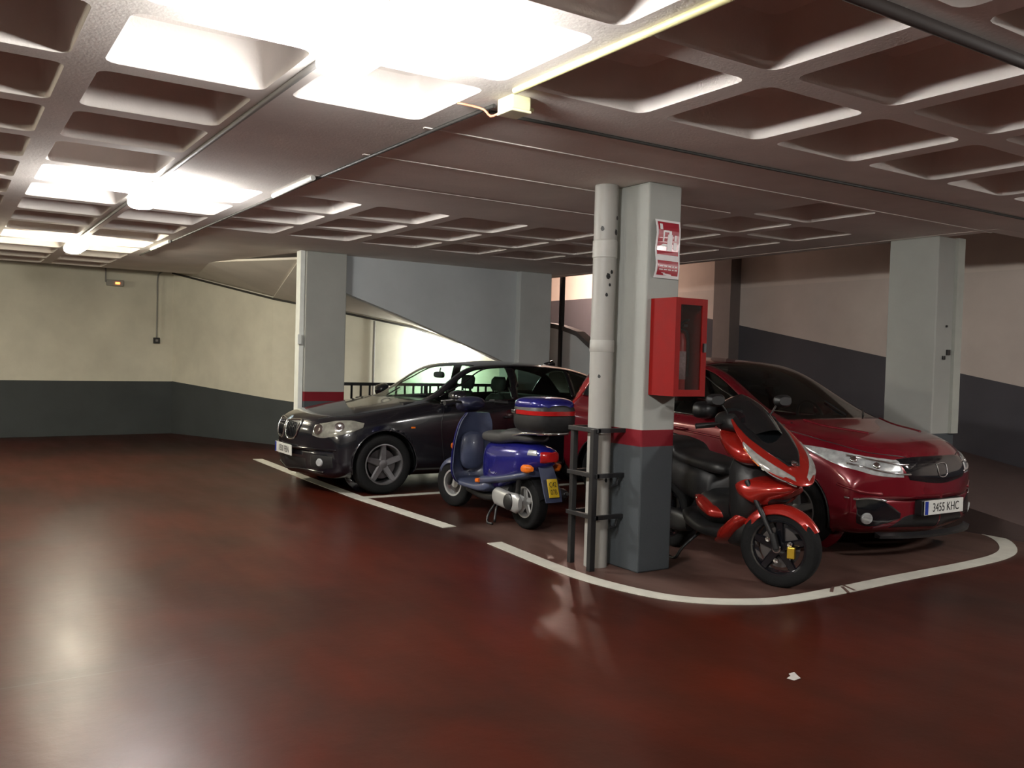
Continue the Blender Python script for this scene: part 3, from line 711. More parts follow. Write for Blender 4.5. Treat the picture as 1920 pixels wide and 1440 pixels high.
def wheel(parent, c, R, w, rimR, side, spokes=5, twin=False, rim_mat=None, flat_r=0.0, tyre_name='wheel'):
    """tyre part with rim and hub sub-parts; side = +1 outer face towards +y"""
    t = MB(); h = w / 2
    t.lathe([(rimR - 0.01, -h * 0.8), (rimR + 0.01, -h * 0.95), (R - 0.03, -h), (R - 0.008, -h * 0.85), (R, -h * 0.6), (R, h * 0.6), (R - 0.008, h * 0.85), (R - 0.03, h), (rimR + 0.01, h * 0.95), (rimR - 0.01, h * 0.8)], axis='y', n=48)
    ty = t.build(tyre_name, M_tyre, parent, angle=50); ty.location = c
    r = MB(); o = side * h
    r.lathe([(rimR, o * 0.9), (rimR - 0.012, o * 0.92), (rimR - 0.02, o * 0.7), (rimR - 0.022, -o * 0.8), (rimR, -o * 0.85)], axis='y', n=48)
    for k in range(spokes):
        a = 2 * PI * k / spokes + PI / 2
        for da in ((-0.13, 0.13) if twin else (0,)):
            rings = []
            for f, wd, d in ((0.12, 0.026 if twin else 0.04, 0.62), (0.5, 0.02 if twin else 0.035, 0.70), (0.97, 0.018 if twin else 0.03, 0.78)):
                rr = rimR * f; aa = a + da * (0.4 + f); p = Vector((rr * math.cos(aa), 0, rr * math.sin(aa))); tn = Vector((-math.sin(aa), 0, math.cos(aa))) * wd * (R / 0.31)
                rings.append([p + tn + Vector((0, o * (d - 0.22), 0)), p + tn * 0.7 + Vector((0, o * d, 0)), p - tn * 0.7 + Vector((0, o * d, 0)), p - tn + Vector((0, o * (d - 0.22), 0))])
            r.loft(rings)
    r.build('rim', rim_mat or M_alloy, ty, angle=35)
    hb = MB(); hb.lathe([(0, o * 0.70), (0.03, o * 0.70), (0.045, o * 0.64), (0.05, -o * 0.3), (0, -o * 0.3)], axis='y', n=20); hb.build('hub', rim_mat or M_alloy, ty, angle=40)
    d = MB(); d.lathe([(0.04, o * 0.2), (rimR * 0.72, o * 0.2), (rimR * 0.72, o * 0.1), (0.04, o * 0.1)], axis='y', n=32); d.build('brake_disc', pm('disc_steel', (0.10, 0.09, 0.09), 0.45, 0.7), ty, angle=40)
    return ty

def plate(parent, M, text, w=0.52, h=0.112, mat=None, band=True, size=None):
    b = MB(); b.box((0, 0, 0), (w, h, 0.008)); b.xf(M); p = b.build('number_plate', mat or M_plate, parent, bevel=0.002)
    if band:
        b = MB(); b.box((-w / 2 + 0.022, 0, 0.005), (0.04, h * 0.92, 0.002)); b.xf(M); b.build('blue_band', M_blueband, p)
    text_obj('plate_characters', text, size or h * 0.86, M_ink, p, M @ Matrix.Translation((0.02 if band else 0, -0.004, 0.005)), 0.0006, 0.86 if w > 0.3 else 0.7)
    return p

def car(name, rows, paint, wheels, WR, rimR, tw, ctl, label, cat):
    root = empty(name); tag(root, label, cat)
    B_ = Body(rows); B_.arches([(x, WR) for x in wheels], WR + 0.045); T = B_.bvh()
    all_ = {(i, j) for i in range(B_.M - 1) for j in range(B_.N - 1)}
    cw, hd, rr, ht = ctl['cowl'], ctl['header'], ctl['rearpost'], ctl['hatch']
    wind = B_.cells(cw, hd, 8, 12)
    sl = {c for c in B_.cells(cw, rr, 6, 7)}; sr = {c for c in B_.cells(cw, rr, 13, 14)}
    # pillars left in body colour / black between the side panes
    def bx(c): return B_.G[c[0], c[1], 0]
    cuts = ctl['posts']
    def pane_sets(S):
        out = [set() for _ in range(len(cuts) + 1)]; post = set()
        for c in S:
            x = bx(c); j = c[1]
            hit = False
            for (a, b) in cuts:
                if a <= x <= b: post.add(c); hit = True
            if hit: continue
            k = sum(1 for (a, b) in cuts if x < a); out[k].add(c)
        return out, post
    Ls, Lp = pane_sets(sl); Rs, Rp = pane_sets(sr)
    rear = B_.cells(rr, ht, 8, 12)
    glassy = wind | sl | sr | rear
    body = all_ - glassy - B_.drop
    bo = B_.part(body, 'body', paint, root, solid=0.018)
    for P_ in (Lp, Rp):
        for (a, b) in cuts:
            cc = {c for c in P_ if a <= bx(c) <= b}
            if cc: B_.part(cc, 'door_pillar', M_gloss, root, solid=0.02)
    B_.part(wind, 'windshield', ctl.get('wglass', M_carglass), root)
    B_.part(rear, 'rear_window', M_carglass_dark, root)
    for S_, k in ((Ls, 0), (Rs, 1)):
        for q_, cells in enumerate(S_):
            if cells: B_.part(cells, 'side_window', ctl['sglass'][q_], root)
    # wheels and dark wheel wells
    hw = max(r[3] for r in rows)
    for x in wheels:
        for s_ in (-1, 1):
            wheel(root, (x, s_ * (hw - tw / 2 - 0.025), WR), WR, tw, rimR, s_, 5, ctl.get('twin', False), ctl.get('rim'))
            a = MB(); a.lathe([(WR + 0.05, s_ * (hw - 0.33)), (WR + 0.05, s_ * (hw - 0.06))], axis='y', n=28, a0=-0.15, a1=PI + 0.15); a.lathe([(0.0, s_ * (hw - 0.33)), (WR + 0.05, s_ * (hw - 0.33))], axis='y', n=28, a0=-0.15, a1=PI + 0.15)
            o = a.build('wheel_well', M_trim, root, smooth=False, solid=0.006); o.location = (x, 0, WR)
            # arch lip
            pts = []
            for k in range(25):
                an = -0.25 + (PI + 0.5) * k / 24; px_, pz_ = x + (WR + 0.047) * math.cos(an), WR + (WR + 0.047) * math.sin(an)
                c, n = snap(T, (px_, s_ * (hw + 0.05), max(pz_, 0.2)), 0); pts.append((px_, c.y + s_ * 0.0, pz_))
            MB().tube(pts, 0.008, 8).build('arch_lip', ctl.get('lip', paint), root, smooth=True)
    # underbody and cabin
    L0 = rows[-1][1] + 0.25; L1 = rows[0][1] - 0.3
    a = MB(); a.b2((L0, -hw + 0.34, 0.17), (L1, hw - 0.34, 0.25)); a.b2((L0 + 0.6, -hw + 0.1, 0.2), (wheels[0] - WR - 0.08, hw - 0.1, 0.27)); a.build('underbody', M_trim, root)
    fx = ctl['seat_x']; sh = ctl['seat_h']
    for s_ in (-1, 1):
        a = MB(); a.sell([((fx + 0.25, s_ * 0.36, 0.42), 0.2, 0.08, 4, 0.0), ((fx - 0.22, s_ * 0.36, 0.40), 0.22, 0.08, 4, 0.0)], 16)
        se_ = a.build('front_seat', M_seat, root, angle=50)
        a = MB(); P = [(fx - 0.20, 0.42, 0.22, 0.09), (fx - 0.28, 0.70, 0.22, 0.08), (fx - 0.36, sh - 0.25, 0.17, 0.06), (fx - 0.38, sh - 0.20, 0.10, 0.05)]
        a.loft([[Vector((x + d * math.cos(t), s_ * 0.36 + wd * math.copysign(abs(math.sin(t)) ** 0.6, math.sin(t)), z)) for t in [2 * PI * k / 16 for k in range(16)]] for x, z, wd, d in P]); a.build('seat_back', M_seat, se_, angle=50)
        a = MB(); P = [(fx - 0.39, sh - 0.17, 0.11, 0.03), (fx - 0.39, sh - 0.13, 0.135, 0.05), (fx - 0.40, sh - 0.04, 0.135, 0.05), (fx - 0.41, sh, 0.10, 0.03)]
        a.loft([[Vector((x + d * math.cos(t), s_ * 0.36 + wd * math.copysign(abs(math.sin(t)) ** 0.6, math.sin(t)), z)) for t in [2 * PI * k / 16 for k in range(16)]] for x, z, wd, d in P]); 
        for q_ in (-0.05, 0.05): a.tube([(fx - 0.385, s_ * 0.36 + q_, sh - 0.23), (fx - 0.39, s_ * 0.36 + q_, sh - 0.15)], 0.007, 6)
        a.build('headrest', M_seat, se_, angle=50)
    a = MB(); bx_ = fx - 1.05
    a.loft([[Vector((bx_ + x, y, z)) for y, z in ((-0.6, 0.4), (0.6, 0.4), (0.6, sh - 0.22), (-0.6, sh - 0.22))] for x in (-0.08, 0.1)]); a.b2((bx_, -0.62, 0.3), (bx_ + 0.5, 0.62, 0.5)); a.build('rear_bench', M_seat, root, bevel=0.03)
    a = MB(); dx = ctl['dash']; a.loft([[Vector((x, y, z)) for x, z in ((dx[0], dx[1] - 0.3), (dx[0] + 0.45, dx[1] - 0.3), (dx[0] + 0.5, dx[1] - 0.03), (dx[0] + 0.1, dx[1]), (dx[0], dx[1] - 0.04))] for y in (-0.66, 0.66)]); a.build('dashboard', M_trim, root, bevel=0.02)
    a = MB(); sx, sz = dx[0] - 0.12, dx[1] - 0.06
    ring = [(sx - 0.06 * math.sin(t) * 1.0, 0.36 + 0.185 * math.cos(t), sz + 0.175 * math.sin(t)) for t in [2 * PI * k / 28 for k in range(29)]]
    a.tube(ring, 0.014, 8, cap=False); a.tube([(sx, 0.18, sz), (sx + 0.03, 0.36, sz - 0.01), (sx, 0.54, sz)], 0.014, 8); a.tube([(sx + 0.03, 0.36, sz), (dx[0] + 0.1, 0.36, sz - 0.05)], 0.025, 8); a.build('steering_wheel', M_trim, root, smooth=True)
    return root, B_, T, bo
def mirror_glass(root, T, p, mat, s_):
    a = MB(); x, y, z = p
    a.sell([((x + 0.07, s_ * (y + 0.10), z + 0.01), 0.05, 0.035, 2.5, 0), ((x + 0.05, s_ * (y + 0.10), z + 0.01), 0.095, 0.065, 2.6, 0), ((x - 0.02, s_ * (y + 0.11), z + 0.015), 0.115, 0.08, 2.8, 0), ((x - 0.055, s_ * (y + 0.11), z + 0.015), 0.108, 0.075, 3, 0)], 22)
    o = a.build('door_mirror', mat, root, angle=55)
    a = MB(); a.tube([(x, s_ * (y - 0.06), z - 0.07), (x, s_ * (y + 0.03), z - 0.03)], [0.03, 0.022], 10); a.build('mirror_arm', M_trim, o, smooth=True)
    a = MB(); a.sell([((x - 0.055, s_ * (y + 0.11), z + 0.015), 0.098, 0.066, 3, 0), ((x - 0.058, s_ * (y + 0.11), z + 0.015), 0.098, 0.066, 3, 0)], 22); a.build('mirror_glass', M_chrome, o)
    return o

# ================================================================== black hatchback
M_paint_b = pm('paint_black', (0.006, 0.006, 0.009), 0.22, 0.0, coat=0.9, spec=0.5, rvar=0.04)
rowsB = [
 (1.86, 2.115, .45, .74, .45, .45, .45, .66, .45, .5, .45, .45),
 (1.84, 2.11, .30, .78, .36, .44, .53, .69, .60, .5, .62, .635),
 (1.77, 2.075, .20, .82, .33, .46, .60, .73, .685, .5, .715, .735),
 (1.64, 1.99, .17, .85, .36, .53, .67, .76, .755, .52, .79, .80),
 (1.38, 1.62, .17, .867, .38, .56, .745, .775, .83, .56, .865, .88),
 (1.05, 1.20, .17, .872, .38, .57, .79, .78, .895, .60, .925, .94),
 (.68, .96, .17, .874, .38, .58, .83, .79, .945, .70, .97, .985),
 (-.02, .15, .17, .874, .38, .58, .86, .795, .975, .60, 1.335, 1.39),
 (-.50, -.48, .17, .874, .38, .58, .875, .795, .99, .595, 1.37, 1.425),
 (-1.1, -1.08, .17, .873, .38, .58, .89, .785, 1.01, .58, 1.345, 1.40),
 (-1.60, -1.60, .18, .865, .39, .58, .89, .76, 1.035, .55, 1.235, 1.325),
 (-1.86, -1.92, .20, .855, .40, .58, .86, .73, .97, .60, 1.00, 1.03),
 (-1.95, -2.07, .24, .83, .41, .56, .74, .70, .82, .58, .85, .87),
 (-1.97, -2.11, .36, .80, .44, .52, .62, .66, .68, .5, .70, .71),
 (-1.95, -2.12, .5, .76, .5, .5, .5, .62, .5, .5, .5, .5)]
bmw, BB, TB, bo = car('black_car', rowsB, M_paint_b, (1.33, -1.33), 0.315, 0.215, 0.2,
    dict(cowl=6, header=7, rearpost=10, hatch=11, posts=[(-0.36, -0.26), (-1.18, -1.12)], sglass=[M_carglass, M_carglass, M_carglass_dark], wglass=M_carglass, seat_x=0.05, seat_h=1.24, dash=(0.55, 0.98), rim=M_alloy, lip=M_paint_b),
    'black hatchback parked nose to the left beside the far pillar', 'car')
bmw.location = (5.27, 9.33, 0); bmw.rotation_euler.z = PI
for s_ in (1, -1):
    f = (lambda P: P) if s_ > 0 else mir
    # headlamp wrapping the corner
    patch(TB, f([(1.55, .79, .725), (1.70, .72, .745), (1.87, .59, .725), (1.95, .50, .70)]), f([(1.58, .82, .695), (1.76, .76, .62), (1.92, .61, .59), (1.98, .51, .61)]), 'headlight', M_lens_b, bmw, off=0.008, depth=0.02)
    for (y, r_) in ((.56, .055), (.69, .05)):
        c, n = snap(TB, (2.0 - (y - .5) * 1.3, s_ * y, .655), 0); a = MB(); a.lathe([(r_ * .75, .0), (r_, .004), (r_ * 1.05, 0.012), (r_ * .75, 0.016), (r_ * .3, 0.01), (0, 0.008)], n=24)
        a.xf(Matrix.Translation(c) @ n.to_track_quat('Z', 'Y').to_matrix().to_4x4()); a.build('lamp_ring', M_chrome, bmw, angle=40)
    # kidney grille with chrome surround
    patch(TB, f([(2.09, .03, .755), (2.07, .16, .76), (2.03, .30, .74)]), f([(2.12, .05, .565), (2.11, .15, .55), (2.08, .26, .57)]), 'grille', M_trim, bmw, off=0.006, depth=0.02)
    loop = f([(2.09, .028, .745), (2.08, .15, .765), (2.03, .305, .745), (2.06, .29, .62), (2.09, .23, .555), (2.12, .10, .545), (2.12, .035, .60), (2.11, .022, .68), (2.09, .028, .745)])
    seam(TB, loop, 'grille_surround', M_chrome, bmw, r=0.010, n=40, off=0.006)
    for k in range(6):
        y = .06 + .038 * k; seam(TB, f([(2.10, y, .74), (2.11, y, .65), (2.12, y, .57)]), 'grille_slat', M_gloss, bmw, r=0.005, n=8, off=0.010)
    # fog lamp niche, bumper intake
    patch(TB, f([(1.86, .73, .40), (1.97, .60, .41), (2.03, .50, .40)]), f([(1.84, .73, .29), (1.96, .60, .27), (2.03, .50, .27)]), 'fog_recess', M_trim, bmw, off=0.004)
    c, n = snap(TB, (1.96, s_ * .62, .335), 0); a = MB(); a.lathe([(0, 0.016), (.035, 0.014), (.045, 0.0)], n=20); a.xf(Matrix.Translation(c) @ n.to_track_quat('Z', 'Y').to_matrix().to_4x4()); a.build('fog_lamp', M_lens, bmw, angle=40)
    # door seams, handles, side repeater, mirror
    seam(TB, f([(.62, .9, .25), (.66, .9, .45), (.68, .9, .75), (.62, .8, .93)]), 'door_seam', M_trim, bmw)
    seam(TB, f([(-.30, .9, .25), (-.30, .9, .6), (-.32, .83, .95)]), 'door_seam', M_trim, bmw)
    seam(TB, f([(-1.05, .9, .62), (-1.18, .9, .8), (-1.22, .82, .98)]), 'door_seam', M_trim, bmw)
    seam(TB, f([(.64, .9, .25), (.0, .9, .245), (-.9, .9, .25)]), 'sill_seam', M_trim, bmw)
    for hx in (-.20, -.98):
        c, n = snap(TB, (hx, s_ * .9, .80), 0); a = MB(); a.tube([(c.x + .09, c.y, c.z), (c.x + .07, c.y + s_ * .03, c.z), (c.x - .07, c.y + s_ * .03, c.z + .004), (c.x - .09, c.y, c.z)], [.008, .013, .013, .008], 8); a.build('door_handle', M_paint_b, bmw, smooth=True)
    c, n = snap(TB, (1.02, s_ * .9, .70), 0); MB().box((c.x, c.y, c.z), (.05, .012, .018)).build('side_repeater', M_orange, bmw, bevel=0.003)
    mirror_glass(bmw, TB, (.56, .86, 1.01), M_paint_b, s_)
    seam(TB, f([(1.95, .50, .80), (1.6, .68, .86), (1.1, .745, .91), (.75, .75, .96)]), 'bonnet_seam', M_trim, bmw, r=.003)
    seam(TB, f([(.66, .80, .955), (.0, .80, .985), (-.6, .80, 1.0), (-1.2, .79, 1.02), (-1.58, .765, 1.04)]), 'window_trim', M_gloss, bmw, r=.008, off=0.003)
    seam(TB, f([(.62, .70, .985), (.3, .66, 1.17), (-.02, .61, 1.34), (-.5, .60, 1.375), (-1.1, .585, 1.35), (-1.6, .555, 1.24)]), 'window_trim', M_gloss, bmw, r=.008, off=0.002)
    patch(TB, f([(-1.80, .80, .93), (-1.90, .70, .93), (-2.02, .48, .90)]), f([(-1.86, .82, .78), (-1.98, .72, .77), (-2.08, .48, .77)]), 'tail_light', M_redlens, bmw, off=0.006)
patch(TB, [(2.08, -.42, .355), (2.14, 0, .36), (2.08, .42, .355)], [(2.06, -.42, .24), (2.11, 0, .225), (2.06, .42, .24)], 'lower_intake', M_trim, bmw, off=0.004)
seam(TB, [(1.93, -.66, .235), (2.09, -.4, .215), (2.12, 0, .21), (2.09, .4, .215), (1.93, .66, .235)], 'bumper_lip', M_gloss, bmw, r=.012, off=0.004)
seam(TB, [(1.86, -.80, .47), (2.05, -.5, .47), (2.12, 0, .465), (2.05, .5, .47), (1.86, .80, .47)], 'bumper_strip', M_gloss, bmw, r=.009, off=0.003)
seam(TB, [(1.99, -.44, .765), (2.07, 0, .77), (1.99, .44, .765)], 'bonnet_seam', M_trim, bmw, r=.003)
c, n = snap(TB, (2.06, 0, .765), 0); a = MB(); a.lathe([(0, .006), (.03, .005), (.036, 0)], n=24); a.xf(Matrix.Translation(c) @ n.to_track_quat('Z', 'Y').to_matrix().to_4x4()); a.build('badge', pm('badge_blue_white', (.35, .45, .65), .3, var=.9, scale=30), bmw, angle=40)
plate(bmw, Matrix.Translation((2.13, 0, .43)) @ Matrix.Rotation(PI / 2, 4, 'Z') @ Matrix.Rotation(PI / 2, 4, 'X'), '1830 FBN', mat=M_plate)
for s_ in (1, -1):
    c1, n1 = snap(TB, (.93, s_ * .10 + .1, 1.0), 0); c2, n2 = snap(TB, (.74, s_ * .3 + .28, 1.06), 0)
    MB().tube([c1 + n1 * .01, c2 + n2 * .012], .007, 6).build('wiper', M_trim, bmw)
a = MB(); a.sell([((-1.25, 0, 1.395), .02, .02, 2, 0), ((-1.38, 0, 1.42), .012, .035, 2, 0), ((-1.42, 0, 1.40), .008, .02, 2, 0)], 12); a.build('roof_antenna', M_paint_b, bmw, smooth=True)
a = MB(); a.sell([((.28, 0, 1.245), .11, .035, 3, 0), ((.25, 0, 1.245), .12, .04, 3, 0)], 16); a.tube([(.26, 0, 1.26), (.24, 0, 1.33)], .01, 6); a.build('interior_mirror', M_trim, bmw, angle=50)

# ================================================================== red hatchback
M_paint_r = pm('paint_red', (0.15, 0.004, 0.011), 0.25, 0.25, coat=0.8, rvar=0.04, var=0.05)
rowsR = [
 (1.76, 1.985, .46, .74, .46, .46, .46, .62, .46, .5, .46, .46),
 (1.74, 1.98, .30, .79, .36, .44, .53, .70, .61, .5, .63, .65),
 (1.63, 1.92, .20, .815, .33, .47, .63, .73, .72, .54, .765, .785),
 (1.48, 1.83, .17, .832, .36, .53, .71, .75, .805, .58, .85, .87),
 (1.24, 1.62, .17, .842, .38, .57, .78, .76, .88, .62, .915, .94),
 (1.00, 1.32, .17, .845, .38, .58, .82, .765, .925, .65, .955, .98),
 (.80, 1.14, .17, .847, .38, .58, .855, .77, .965, .71, .995, 1.03),
 (-.24, .0, .17, .847, .38, .58, .89, .775, 1.0, .60, 1.425, 1.49),
 (-.75, -.70, .17, .847, .38, .58, .91, .775, 1.02, .60, 1.46, 1.535),
 (-1.3, -1.28, .17, .845, .38, .58, .93, .765, 1.06, .585, 1.45, 1.53),
 (-1.72, -1.73, .18, .84, .39, .58, .94, .745, 1.09, .57, 1.40, 1.48),
 (-1.88, -1.92, .22, .83, .40, .58, .90, .72, 1.04, .61, 1.15, 1.19),
 (-1.94, -2.02, .27, .81, .41, .57, .76, .69, .86, .58, .89, .91),
 (-1.95, -2.06, .38, .78, .45, .53, .63, .64, .70, .5, .71, .72),
 (-1.94, -2.07, .5, .74, .5, .5, .5, .6, .5, .5, .5, .5)]
jazz, BR, TR, bo = car('red_car', rowsR, M_paint_r, (1.22, -1.31), 0.30, 0.20, 0.185,
    dict(cowl=6, header=7, rearpost=10, hatch=11, posts=[(-0.40, -0.30), (-1.24, -1.17)], sglass=[M_carglass_dark] * 3, wglass=M_carglass_dark, seat_x=-0.1, seat_h=1.27, dash=(0.55, 1.02), rim=M_alloy, lip=M_trim),
    'red hatchback parked nose towards the viewer between the two white pillars', 'car')
jazz.location = (6.66, 6.0, 0); jazz.rotation_euler.z = -PI / 2
for s_ in (1, -1):
    f = (lambda P: P) if s_ > 0 else mir
    patch(TR, f([(1.28, .80, .83), (1.54, .76, .825), (1.74, .65, .80), (1.86, .50, .78), (1.89, .42, .775)]), f([(1.36, .82, .79), (1.60, .79, .71), (1.80, .67, .655), (1.91, .52, .635), (1.95, .42, .63)]), 'headlight', M_lens, jazz, off=0.006, depth=0.02)
    seam(TR, f([(1.64, .74, .785), (1.78, .61, .755), (1.90, .44, .73), (1.93, .36, .73)]), 'chrome_strip', M_chrome, jazz, r=.009, off=0.008)
    seam(TR, f([(1.66, .76, .725), (1.82, .63, .685), (1.93, .46, .66), (1.96, .36, .655)]), 'chrome_strip', M_chrome, jazz, r=.008, off=0.008)
    for (y, z) in ((.60, .70), (.70, .725)):
        c, n = snap(TR, (1.82 - (y - .6) * 1.4, s_ * y, z + .02), 0); a = MB(); a.lathe([(0, .010), (.018, .012), (.026, .008), (.030, .0)], n=20); a.xf(Matrix.Translation(c + n * .004) @ n.to_track_quat('Z', 'Y').to_matrix().to_4x4()); a.build('projector_lamp', M_chrome, jazz, angle=40)
    # fog niche with bright bar, lower red wing, black sill
    patch(TR, f([(1.74, .745, .455), (1.83, .67, .475), (1.91, .54, .43), (1.96, .42, .35)]), f([(1.75, .73, .27), (1.82, .66, .235), (1.91, .54, .26), (1.95, .42, .31)]), 'fog_recess', M_gloss, jazz, off=0.003)
    seam(TR, f([(1.68, .735, .468), (1.79, .66, .47), (1.87, .55, .45)]), 'chrome_strip', M_chrome, jazz, r=.010, off=0.006)
    c, n = snap(TR, (1.80, s_ * .68, .315), 0); a = MB(); a.lathe([(0, .014), (.03, .014), (.042, .010), (.046, 0)], n=24); a.xf(Matrix.Translation(c) @ n.to_track_quat('Z', 'Y').to_matrix().to_4x4()); a.build('fog_lamp', M_lens, jazz, angle=40)
    seam(TR, f([(1.62, .78, .56), (1.75, .71, .52), (1.86, .58, .50)]), 'bumper_crease', M_paint_r, jazz, r=.012, off=0.0)
    seam(TR, f([(.86, .86, .25), (.90, .86, .45), (.88, .86, .75), (.78, .80, .93)]), 'door_seam', M_trim, jazz)
    seam(TR, f([(-.2, .86, .25), (-.2, .86, .6), (-.22, .8, .98)]), 'door_seam', M_trim, jazz)
    seam(TR, f([(-.98, .86, .64), (-1.12, .86, .82), (-1.14, .8, 1.03)]), 'door_seam', M_trim, jazz)
    seam(TR, f([(.88, .86, .25), (.0, .86, .245), (-.9, .86, .25)]), 'sill_seam', M_trim, jazz)
    seam(TR, f([(.6, .87, .80), (.0, .87, .84), (-.8, .87, .88), (-1.5, .86, .93)]), 'side_crease', M_paint_r, jazz, r=.010)
    for hx in (-.08, -.96):
        c, n = snap(TR, (hx, s_ * .88, .86), 0); a = MB(); a.tube([(c.x + .09, c.y, c.z), (c.x + .07, c.y + s_ * .03, c.z), (c.x - .07, c.y + s_ * .03, c.z + .004), (c.x - .09, c.y, c.z)], [.008, .013, .013, .008], 8); a.build('door_handle', M_paint_r, jazz, smooth=True)
    mirror_glass(jazz, TR, (.22, .72, 1.03), M_paint_r if s_ > 0 else M_trim, s_)
    seam(TR, f([(1.90, .34, .79), (1.74, .60, .82), (1.45, .72, .875), (1.1, .75, .935), (.88, .76, .965)]), 'bonnet_seam', M_trim, jazz, r=.004)
    seam(TR, f([(1.55, .35, .88), (1.25, .46, .97), (1.05, .52, 1.015)]), 'bonnet_crease', M_paint_r, jazz, r=.010)
    seam(TR, f([(.78, .77, .975), (.02, .78, .99), (-.6, .78, 1.015), (-1.2, .77, 1.055), (-1.7, .75, 1.095)]), 'window_trim', M_gloss, jazz, r=.010, off=0.002)
    seam(TR, f([(.72, .70, 1.03), (.3, .65, 1.20), (-.24, .605, 1.43), (-.75, .605, 1.465), (-1.3, .59, 1.455), (-1.7, .575, 1.405)]), 'window_trim', M_gloss, jazz, r=.009, off=0.001)
    patch(TR, f([(-1.66, .72, 1.28), (-1.72, .66, 1.27), (-1.74, .60, 1.26)]), f([(-1.84, .80, .82), (-1.92, .70, .80), (-1.97, .52, .80)]), 'tail_light', M_redlens, jazz, off=0.008)
patch(TR, [(1.88, -.44, .775), (1.925, 0, .785), (1.88, .44, .775)], [(1.95, -.36, .61), (1.985, 0, .575), (1.95, .36, .61)], 'grille', M_gloss, jazz, off=0.010, depth=0.02)
patch(TR, [(1.96, -.40, .31), (1.98, -.30, .335), (1.985, 0, .345), (1.98, .30, .335), (1.96, .40, .31)], [(1.90, -.50, .20), (1.94, -.33, .20), (1.97, 0, .20), (1.94, .33, .20), (1.90, .50, .20)], 'lower_intake', M_trim, jazz, off=0.004)
a = MB(); pts = smooth_pts([(1.82, -.60), (1.90, -.44), (1.95, -.24), (1.965, 0), (1.95, .24), (1.90, .44), (1.82, .60)], 30)
a.loft([[(x, y, .165), (x + .05, y * 1.01, .165), (x + .055, y * 1.01, .185), (x, y, .205)] for x, y in pts]); a.build('front_splitter', M_trim, jazz, angle=40)
e = MB(); ex = 1.945
for s_ in (-1, 1): e.loft([[(ex, s_ * .032 - .008, .70), (ex, s_ * .032 + .008, .70), (ex + .012, s_ * .032 + .006, .70), (ex + .012, s_ * .032 - .006, .70)], [(ex + .006, s_ * .022 - .007, .635), (ex + .006, s_ * .022 + .007, .635), (ex + .018, s_ * .022 + .005, .635), (ex + .018, s_ * .022 - .005, .635)]])
e.b2((ex + .002, -.03, .658), (ex + .014, .03, .672)); e.build('badge', M_chrome, jazz, bevel=.001)
seam(TR, [(ex, -.06, .71), (ex, 0, .722), (ex, .06, .71), (ex, .05, .64), (ex, 0, .622), (ex, -.05, .64), (ex, -.06, .71)], 'badge_ring', M_chrome, jazz, r=.004, n=30, off=.012)
plate(jazz, Matrix.Translation((2.01, 0, .395)) @ Matrix.Rotation(PI / 2, 4, 'Z') @ Matrix.Rotation(PI / 2, 4, 'X'), '3455 KHC')
a = MB(); a.b2((1.90, -.27, .33), (2.0, .27, .455)); a.build('plate_holder', M_trim, jazz, bevel=.01)
for s_ in (1, -1):
    c1, n1 = snap(TR, (1.10, s_ * .12 + .1, 1.05), 0); c2, n2 = snap(TR, (.84, s_ * .3 + .3, 1.12), 0)
    MB().tube([c1 + n1 * .01, c2 + n2 * .012], .007, 6).build('wiper', M_trim, jazz)
a = MB(); a.tube([(-1.45, 0, 1.51), (-1.62, 0, 1.62)], [.008, .003], 8); a.build('roof_antenna', M_trim, jazz)
a = MB(); a.sell([((.26, 0, 1.30), .11, .035, 3, 0), ((.23, 0, 1.30), .12, .04, 3, 0)], 16); a.tube([(.24, 0, 1.31), (.22, 0, 1.38)], .01, 6); a.build('interior_mirror', M_trim, jazz, angle=50)
# ------------------------------------------------------------------ scooters
def ringstn(rows, n=22, mi=0):
    """rows: (x, zc, half width, half height, exponent, tilt)"""
    return MB().sell([((x, 0, z), w, h, e, t) for x, z, w, h, e, t in rows], n)
def dense(rows, k=5):
    """resample station rows smoothly"""
    P = np.array(rows, float); u = np.arange(len(P)); q_ = np.linspace(0, len(P) - 1, (len(P) - 1) * k + 1)
    return [tuple(r) for r in pchip(u, P, q_)]
def shellpart(rows, name, mat, parent, n=26, k=5, label=None):
    o = ringstn(dense(rows, k), n).build(name, mat, parent, angle=60)
    if label: o['label'] = label
    return o
def panel(pts_in, pts_out_off, name, mat, parent): pass

M_blue = pm('scooter_blue', (0.012, 0.012, 0.16), 0.22, 0.3, coat=0.8, rvar=0.04)
M_headset = pm('headset_dark_blue', (0.012, 0.014, 0.035), 0.4)
M_bluegrey = pm('scooter_blue_grey', (0.045, 0.055, 0.10), 0.4, coat=0.2)
M_redsc = pm('scooter_red', (0.30, 0.013, 0.008), 0.25, 0.3, coat=0.8, rvar=0.04)
M_lens_s = pm('lamp_lens_smoke', (0.34, 0.33, 0.31), 0.16, 0.3, coat=0.8, var=0.7, scale=22, rvar=0.06)
M_seatg = pm('scooter_seat', (0.03, 0.03, 0.03), 0.6, bump=0.1)
M_silver = pm('engine_cover', (0.45, 0.45, 0.44), 0.4, 0.5)
M_yplate = pm('plate_yellow', (0.62, 0.42, 0.02), 0.45)
M_smoke = pm('screen_black', (0.006, 0.007, 0.008), 0.08, coat=0.8, rvar=0.02)
M_gold = pm('caliper_gold', (0.5, 0.32, 0.03), 0.35, 0.6)

